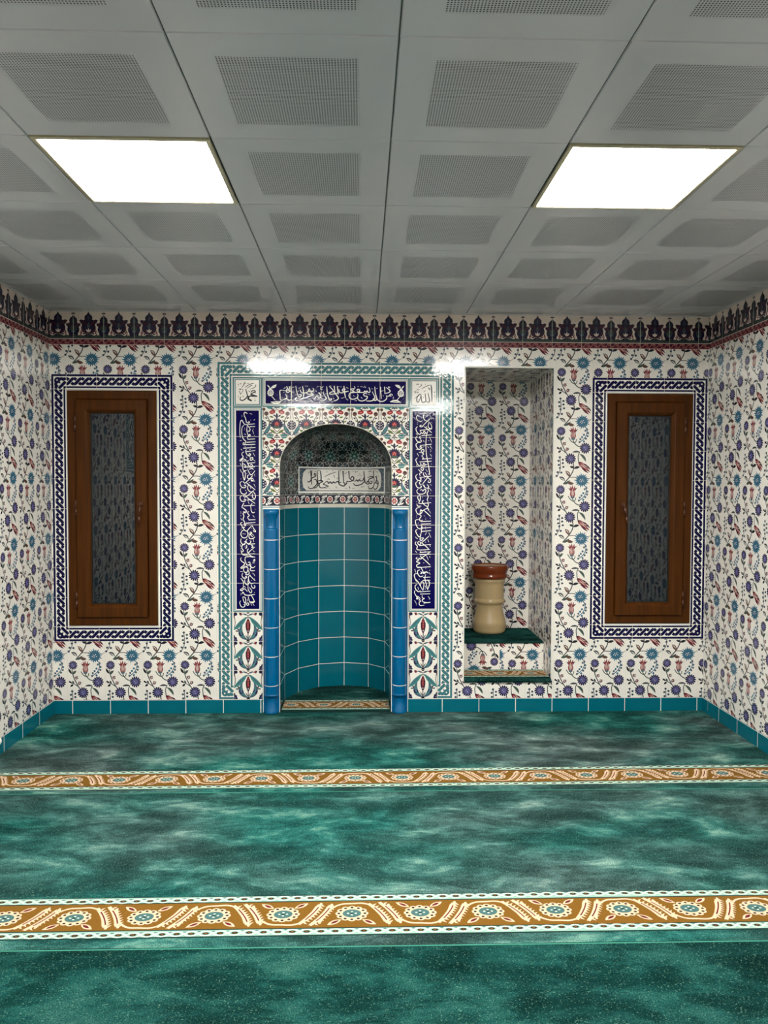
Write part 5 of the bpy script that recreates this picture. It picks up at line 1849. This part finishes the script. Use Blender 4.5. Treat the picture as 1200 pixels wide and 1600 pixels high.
# engaged columns ----------------------------------------------------------
def column(xc, xa, xb, lab):
    S = Surf()
    # flat blue backing in the wall
    S.box(xa, .004, 0.003, xb, WT, 1.384, 'column_blue')
    B = Pat()
    for x in (xa + .002, xb - .002):
        B.rect(x - .002, 0, x + .002, 1.384, 'grout_white', 1)
    S.stamp(B, map_back(.004))
    o = S.build('column', niche)
    if lab:
        o['label'] = lab
    r = 0.047
    n = 16
    def half_lathe(prof, mat, sx=1.0, Sx=None):
        P = []
        for k in range(n + 1):
            a = PI + PI * k / n
            P.append([(xc + rr * math.cos(a) * sx, .004 + rr * math.sin(a), z) for rr, z in prof])
        Sx.grid(P, mat)
    Sh = Surf()
    seams_c = [0.19 + .1975 * j for j in range(0, 6)]
    zc = [0.131]
    for sz in seams_c:
        if 0.14 < sz < 1.25:
            zc += [sz - .002, sz + .002]
    zc.append(1.248)
    for k in range(len(zc) - 1):
        m_ = 'grout_white' if zc[k + 1] - zc[k] < .006 else 'column_blue'
        rr = r + .0002 if m_ == 'grout_white' else r
        half_lathe([(rr, zc[k]), (rr, zc[k + 1])], m_, 1, Sh)
    Sh.build('shaft', o)
    Sh = Surf()
    half_lathe([(.047, 1.248), (.046, 1.252), (.038, 1.256), (.034, 1.262), (.033, 1.276), (.033, 1.300), (.036, 1.318), (.043, 1.336), (.049, 1.346), (.053, 1.352), (.0545, 1.358), (.0545, 1.384), (0.0, 1.384)], 'column_blue', 1, Sh)
    Sh.build('capital', o)
    Sh = Surf()
    half_lathe([(.050, .003), (.049, .015), (.043, .032), (.038, .055), (.034, .080), (.032, .102), (.033, .110), (.038, .114), (.049, .118), (.051, .124), (.049, .130), (.047, .132)], 'column_blue', 1, Sh)
    Sh.build('base', o)
column(-0.6165, -0.6745, -0.559, 'blue half column left of the opening')
column(0.2545, 0.197, 0.3125, 'blue half column right of the opening')

# ------------------------------------------------------------------ CARPETS
def carpet_border(Lx):
    """border 0.265 m deep (v), repeating along u; v=0 near edge"""
    P = Pat()
    D_ = 0.262
    P.rect(0, 0, Lx, D_, 'yarn_dark', 1)
    for v0, v1 in ((.006, .042), (.220, .256)):
        P.rect(0, v0, Lx, v1, 'yarn_mint', 2)
        n = int(Lx / 0.0495)
        vm = (v0 + v1) / 2
        for k in range(n + 1):
            x = k * .0495
            P.stroke([(x, v0 + .005), (x + .012, v0 + .007), (x + .037, v1 - .007), (x + .0495, v1 - .005)], .0055, 'yarn_white', 3, 1)
            P.stroke([(x, v1 - .005), (x + .012, v1 - .007), (x + .037, v0 + .007), (x + .0495, v0 + .005)], .0055, 'yarn_white', 3, 1)
            P.ell((x, vm), .0125, .0075, 'yarn_black', 4, 7)
            P.ell((x, vm), .006, .0032, 'yarn_gold', 5, 5)
            P.ell((x + .02475, vm + .012), .007, .003, 'yarn_teal', 4, 5)
    P.rect(0, .048, Lx, .214, 'yarn_gold', 2)
    step = 0.247
    n = int(Lx / step) + 2
    def unit(x, sg):
        vy = lambda v: .131 + (v - .131) * sg
        c = (x, vy(.131))
        # arching vine over the flower, running into the leaves
        P.stroke([(x - .115, vy(.070)), (x - .085, vy(.150)), (x - .045, vy(.190)), (x, vy(.196)), (x + .045, vy(.196)), (x + .085, vy(.165)), (x + .118, vy(.080))], .0085, 'yarn_cream', 3, 4)
        # scalloped ring
        for q in range(12):
            a = q * PI / 6
            P.ell((x + .046 * math.cos(a), c[1] + .037 * math.sin(a)), .0145, .0125, 'yarn_cream', 4, 8)
            P.ell((x + .047 * math.cos(a), c[1] + .038 * math.sin(a)), .0062, .0055, 'yarn_black', 6, 6)
        P.ell(c, .044, .035, 'yarn_cream', 5, 14)
        P.ell(c, .034, .026, 'yarn_teal', 6, 14)
        for dx, dy in ((-.014, 0), (.014, 0), (0, .01), (0, -.01)):
            P.ell((x + dx, c[1] + dy), .005, .004, 'yarn_white', 7, 5)
        P.ell(c, .006, .005, 'yarn_dark', 7, 6)
        # buds
        for bx in (-1, 1):
            P.leaf((x + bx * .038, vy(.093)), (x + bx * .085, vy(.062)), .024, 0, 'yarn_cream', 4, 4)
            P.leaf((x + bx * .046, vy(.088)), (x + bx * .074, vy(.068)), .012, 0, 'yarn_red', 6, 4)
        # serrated leaves to the right, falling from the vine
        for off, a0, a1 in ((0.0, .196, .060), (0.040, .204, .066)):
            x0, x1_ = x + .062 + off, x + .134 + off
            pts = []
            for q in range(11):
                t = q / 10
                pts.append((x0 + (x1_ - x0) * (t + .12 * math.sin(PI * t) * (1 if off == 0 else 1)), vy(a0 + (a1 - a0) * t)))
            P.stroke(pts, lambda t: .004 + .017 * math.sin(PI * min(max(t, .05), .97)) ** .7, 'yarn_cream', 4, 1)
            P.stroke(pts[2:-2], .0048, 'yarn_red', 6, 1)
            for q in range(1, 10):
                px_, py_ = pts[q]
                for s2 in (-1, 1):
                    P.poly([(px_ + s2 * .006, py_ - .008), (px_ + s2 * .0185, py_ + sg * .013), (px_ + s2 * .006, py_ + .008)], 'yarn_cream', 4)
    for k in range(-1, n):
        unit(k * step + .06, 1 if k % 2 == 0 else -1)
    return P

def carpet_border_clip(Lx):
    Q = Pat()
    pl = rect_planes((0, 0, Lx, .262))
    for l, mt, p in carpet_border(Lx).items:
        q = clip_poly(p, pl)
        if q:
            Q.raw(q, mt, l)
    return Q
CB = carpet_border_clip(XR - XL - .012)

def strip(label, ya, yb_l, yb_r, ba_l, ba_r, mat, z=0.0, bw=.262, ya_r=None):
    """floor carpet strip between far edge ya and near edge (left/right values); ba = near edge of the border"""
    ya_r = ya if ya_r is None else ya_r
    x0, x1 = XL + .0055, XR - .0055
    t = thing('prayer_carpet', label, 'carpet', ((x0 + x1) / 2, (ya + yb_l) / 2, -0.012), 'green prayer carpets with gold borders')
    S = Surf()
    nx, ny = 60, 16
    er = .006
    def pt(i, j, zz, ins=0.0):
        u = i / nx
        x = x0 + (x1 - x0) * u
        wob = .0035 * math.sin(u * 9.1 + ya * 3) + .002 * math.sin(u * 23 + ya)
        fa, fb = ya + (ya_r - ya) * u - ins, yb_l + (yb_r - yb_l) * u + abs(wob) * .5 + ins
        return (x, fa + (fb - fa) * j / ny, zz)
    for i in range(nx):
        for j in range(ny):
            S.face([pt(i, j, z), pt(i, j + 1, z), pt(i + 1, j + 1, z), pt(i + 1, j, z)], mat)
        S.face([pt(i, ny, z), pt(i, ny, -.0118), pt(i + 1, ny, -.0118), pt(i + 1, ny, z)], 'yarn_dark')
        S.face([pt(i, 0, z), pt(i + 1, 0, z), pt(i + 1, 0, -.0118), pt(i, 0, -.0118)], 'yarn_mint')
    if mat != 'pile_a':          # bright woven selvedge along the far edge
        for i in range(nx):
            a, b = pt(i, 0, z + .0012), pt(i + 1, 0, z + .0012)
            S.face([a, (a[0], a[1] - .007, z + .0012), (b[0], b[1] - .007, z + .0012), b], 'selvedge')
    S.build('pile', t)
    if ba_l is not None:
        S = Surf()
        Lx = x1 - x0
        def f(u, v, h):
            tt = u / Lx
            wob = .0035 * np.sin(tt * 9.1 + ya * 3) + .002 * np.sin(tt * 23 + ya)
            return np.stack([x0 + u * .9998, ba_l + (ba_r - ba_l) * tt + wob + v * (bw / .262), z + .0006 + h * 1.3], 1)
        S.stamp(CB, f)
        S.build('border_band', t)
    return t
strip('green carpet strip with a gold flowered border, farthest, against the back wall', -0.0055, -1.3660, -1.3660, -1.334, -1.294, 'pile_a', 0.0, .258)
strip('green carpet strip with a gold flowered border, middle of the floor', -1.3690, -2.6800, -2.6800, -2.628, -2.612, 'pile_b', 0.0, .266)
strip('plain green carpet strip nearest the viewer, in front of the gold border', -2.6830, -4.0, -4.0, None, None, 'pile_c', 0.0, .262)

def small_border(Lx, scale):
    Q = Pat()
    pl = rect_planes((0, 0, Lx / scale, .262))
    for l, mt, p in carpet_border(Lx / scale + .3).items:
        q = clip_poly(p, pl)
        if q:
            Q.raw([(x * scale, y * scale) for x, y in q], mt, l)
    return Q

# niche carpet
t = thing('niche_carpet', 'small green carpet with gold border on the floor of the prayer niche', 'carpet', (NX, .2, 0.0))
S = Surf()
ZN = 0.016
inner = [(NX + (p.x - NX) * .992, p.y * .992) for p in plan[1:-1]]
outl = [(-0.552, 0.0), (-0.552, .1)] + inner[1:-1] + [(0.190, .1), (0.190, 0.0)]
ctr = (NX, .2)
n = len(outl)
for i in range(n - 1):
    S.face([(ctr[0], ctr[1], ZN), (outl[i + 1][0], outl[i + 1][1], ZN), (outl[i][0], outl[i][1], ZN)], 'pile_d')
    S.face([(outl[i][0], outl[i][1], 0), (outl[i][0], outl[i][1], ZN), (outl[i + 1][0], outl[i + 1][1], ZN), (outl[i + 1][0], outl[i + 1][1], 0)], 'pile_d')
S.face([(ctr[0], ctr[1], ZN), (outl[0][0], 0, ZN), (outl[-1][0], 0, ZN)], 'pile_d')
S.face([(outl[0][0], 0, 0), (outl[-1][0], 0, 0), (outl[-1][0], 0, ZN), (outl[0][0], 0, ZN)], 'yarn_dark')
S.build('pile', t)
S = Surf()
S.stamp(small_border(.738, 0.92), lambda u, v, h: np.stack([-0.550 + u, .004 + v, ZN + .0006 + h], 1))
S.build('border_band', t)

# carpet on the alcove step
S = Surf()
a, b, c, d = AL[0] + .004, AL[2] - .004, LY - .006, AD - .004
zt, zb = LZ + .017, LZ + .0005
nx = 24
for i in range(nx):
    xa, xb = a + (b - a) * i / nx, a + (b - a) * (i + 1) / nx
    wa, wb = .002 * math.sin(i * 1.7), .002 * math.sin((i + 1) * 1.7)
    S.face([(xa, c + wa + .006, zt), (xb, c + wb + .006, zt), (xb, d, zt), (xa, d, zt)], 'pile_c')
    S.face([(xa, c + wa, zt - .006), (xb, c + wb, zt - .006), (xb, c + wb + .006, zt), (xa, c + wa + .006, zt)], 'pile_c')
    S.face([(xa, c + wa, zb), (xb, c + wb, zb), (xb, c + wb, zt - .006), (xa, c + wa, zt - .006)], 'yarn_dark')
S.face([(a, c, zb), (b, c, zb), (b, d, zb), (a, d, zb)], 'yarn_dark')
S.face([(a, c, zb), (a, d, zb), (a, d, zt), (a, c, zt)], 'yarn_dark')
S.face([(b, c, zb), (b, c, zt), (b, d, zt), (b, d, zb)], 'yarn_dark')
tag(S.build('step_carpet', loc=((a + b) / 2, c, zb)), 'plain green carpet piece on the alcove step, beneath the ceramic vessel', 'carpet')

# carpet on the alcove sill, its front edge rolled over
t = thing('sill_carpet', 'carpet offcut with gold flowered border on the alcove sill below the step', 'carpet', ((AL[0] + AL[2]) / 2, .1, AL[1]))
S = Surf()
a, b = AL[0] + .008, AL[2] - .010
prof = [(.258, AL[1] + .0006), (.258, AL[1] + .016), (.02, AL[1] + .020), (-.008, AL[1] + .022), (-.020, AL[1] + .014), (-.022, AL[1] + .002), (-.014, AL[1] - .008), (-.004, AL[1] - .006), (-.0035, AL[1] + .0006)]
P = []
for i in range(25):
    u = i / 24
    wv = .003 * math.sin(u * 11) + .002 * math.sin(u * 5)
    P.append([(a + (b - a) * u, y + (wv if y < .1 else 0), z + (wv * .6 if y < .1 and z > AL[1] + .001 else 0)) for y, z in prof])
S.grid(P, 'pile_d', False, False)
S.face(P[0], 'pile_d')
S.face(P[-1][::-1], 'pile_d')
S.build('pile', t)
S = Surf()
S.stamp(small_border(b - a - .004, 0.87), lambda u, v, h: np.stack([a + .002 + u, .016 + v, AL[1] + .0225 - (v / .25) * .0035 + h], 1))
S.build('border_band', t)

# ------------------------------------------------------------------ CERAMIC VESSEL
VX, VY, VZ = 0.968, 0.62, LZ + .0175
t = thing('ceramic_vessel', 'cream glazed ceramic vessel with ringed waist and brown rim on the carpeted alcove step', 'vessel', (VX, VY, VZ))
def lathe(S, prof, mat, n=48):
    P = []
    for k in range(n):
        a = 2 * PI * k / n
        P.append([(VX + r * math.cos(a), VY + r * math.sin(a), VZ + z) for r, z in prof])
    S.grid(P, mat, True, True)
k = .000945
def pr(l):
    return [(hw * k, (822 - y) * k) for hw, y in l]
S = Surf()
lathe(S, pr([(0, 822), (118, 822), (127, 814), (131, 795), (130, 782), (133, 770), (133, 742), (130, 728), (126, 715), (119, 690), (112, 660), (107, 630), (105, 600), (107, 592), (114, 586), (122, 574), (123, 564), (118, 554), (112, 548), (113, 540), (115, 500), (115, 440), (117, 420), (122, 412), (125, 400), (124, 390), (118, 386)]), 'pot_cream')
S.build('body', t)
S = Surf()
lathe(S, pr([(118, 386), (130, 386), (139, 380), (144, 370), (142, 358), (136, 350), (138, 342), (146, 326), (150, 306), (149, 290), (147, 280), (142, 279), (137, 284), (134, 300)]), 'pot_brown')
S.build('rim', t)
S = Surf()
lathe(S, pr([(135, 288), (130, 300), (118, 306), (60, 309), (0, 310)]), 'pot_inside')
S.build('inside', t)

# ------------------------------------------------------------------ small white cap low on the left wall
S = Surf()
cx, cy, cz = XL + .004, -0.822, 0.086
P = []
for k_ in range(16):
    a = 2 * PI * k_ / 16
    P.append([(cx + h_, cy + r_ * math.cos(a), cz + r_ * math.sin(a)) for r_, h_ in ((.024, 0), (.024, .006), (.021, .014), (.014, .020), (.006, .0225), (0, .023))])
S.grid(P, 'knob_white', True, True)
tag(S.build('wall_cap', loc=(cx, cy, cz)), 'small round white cap low on the left wall at the skirting', 'wall cap')
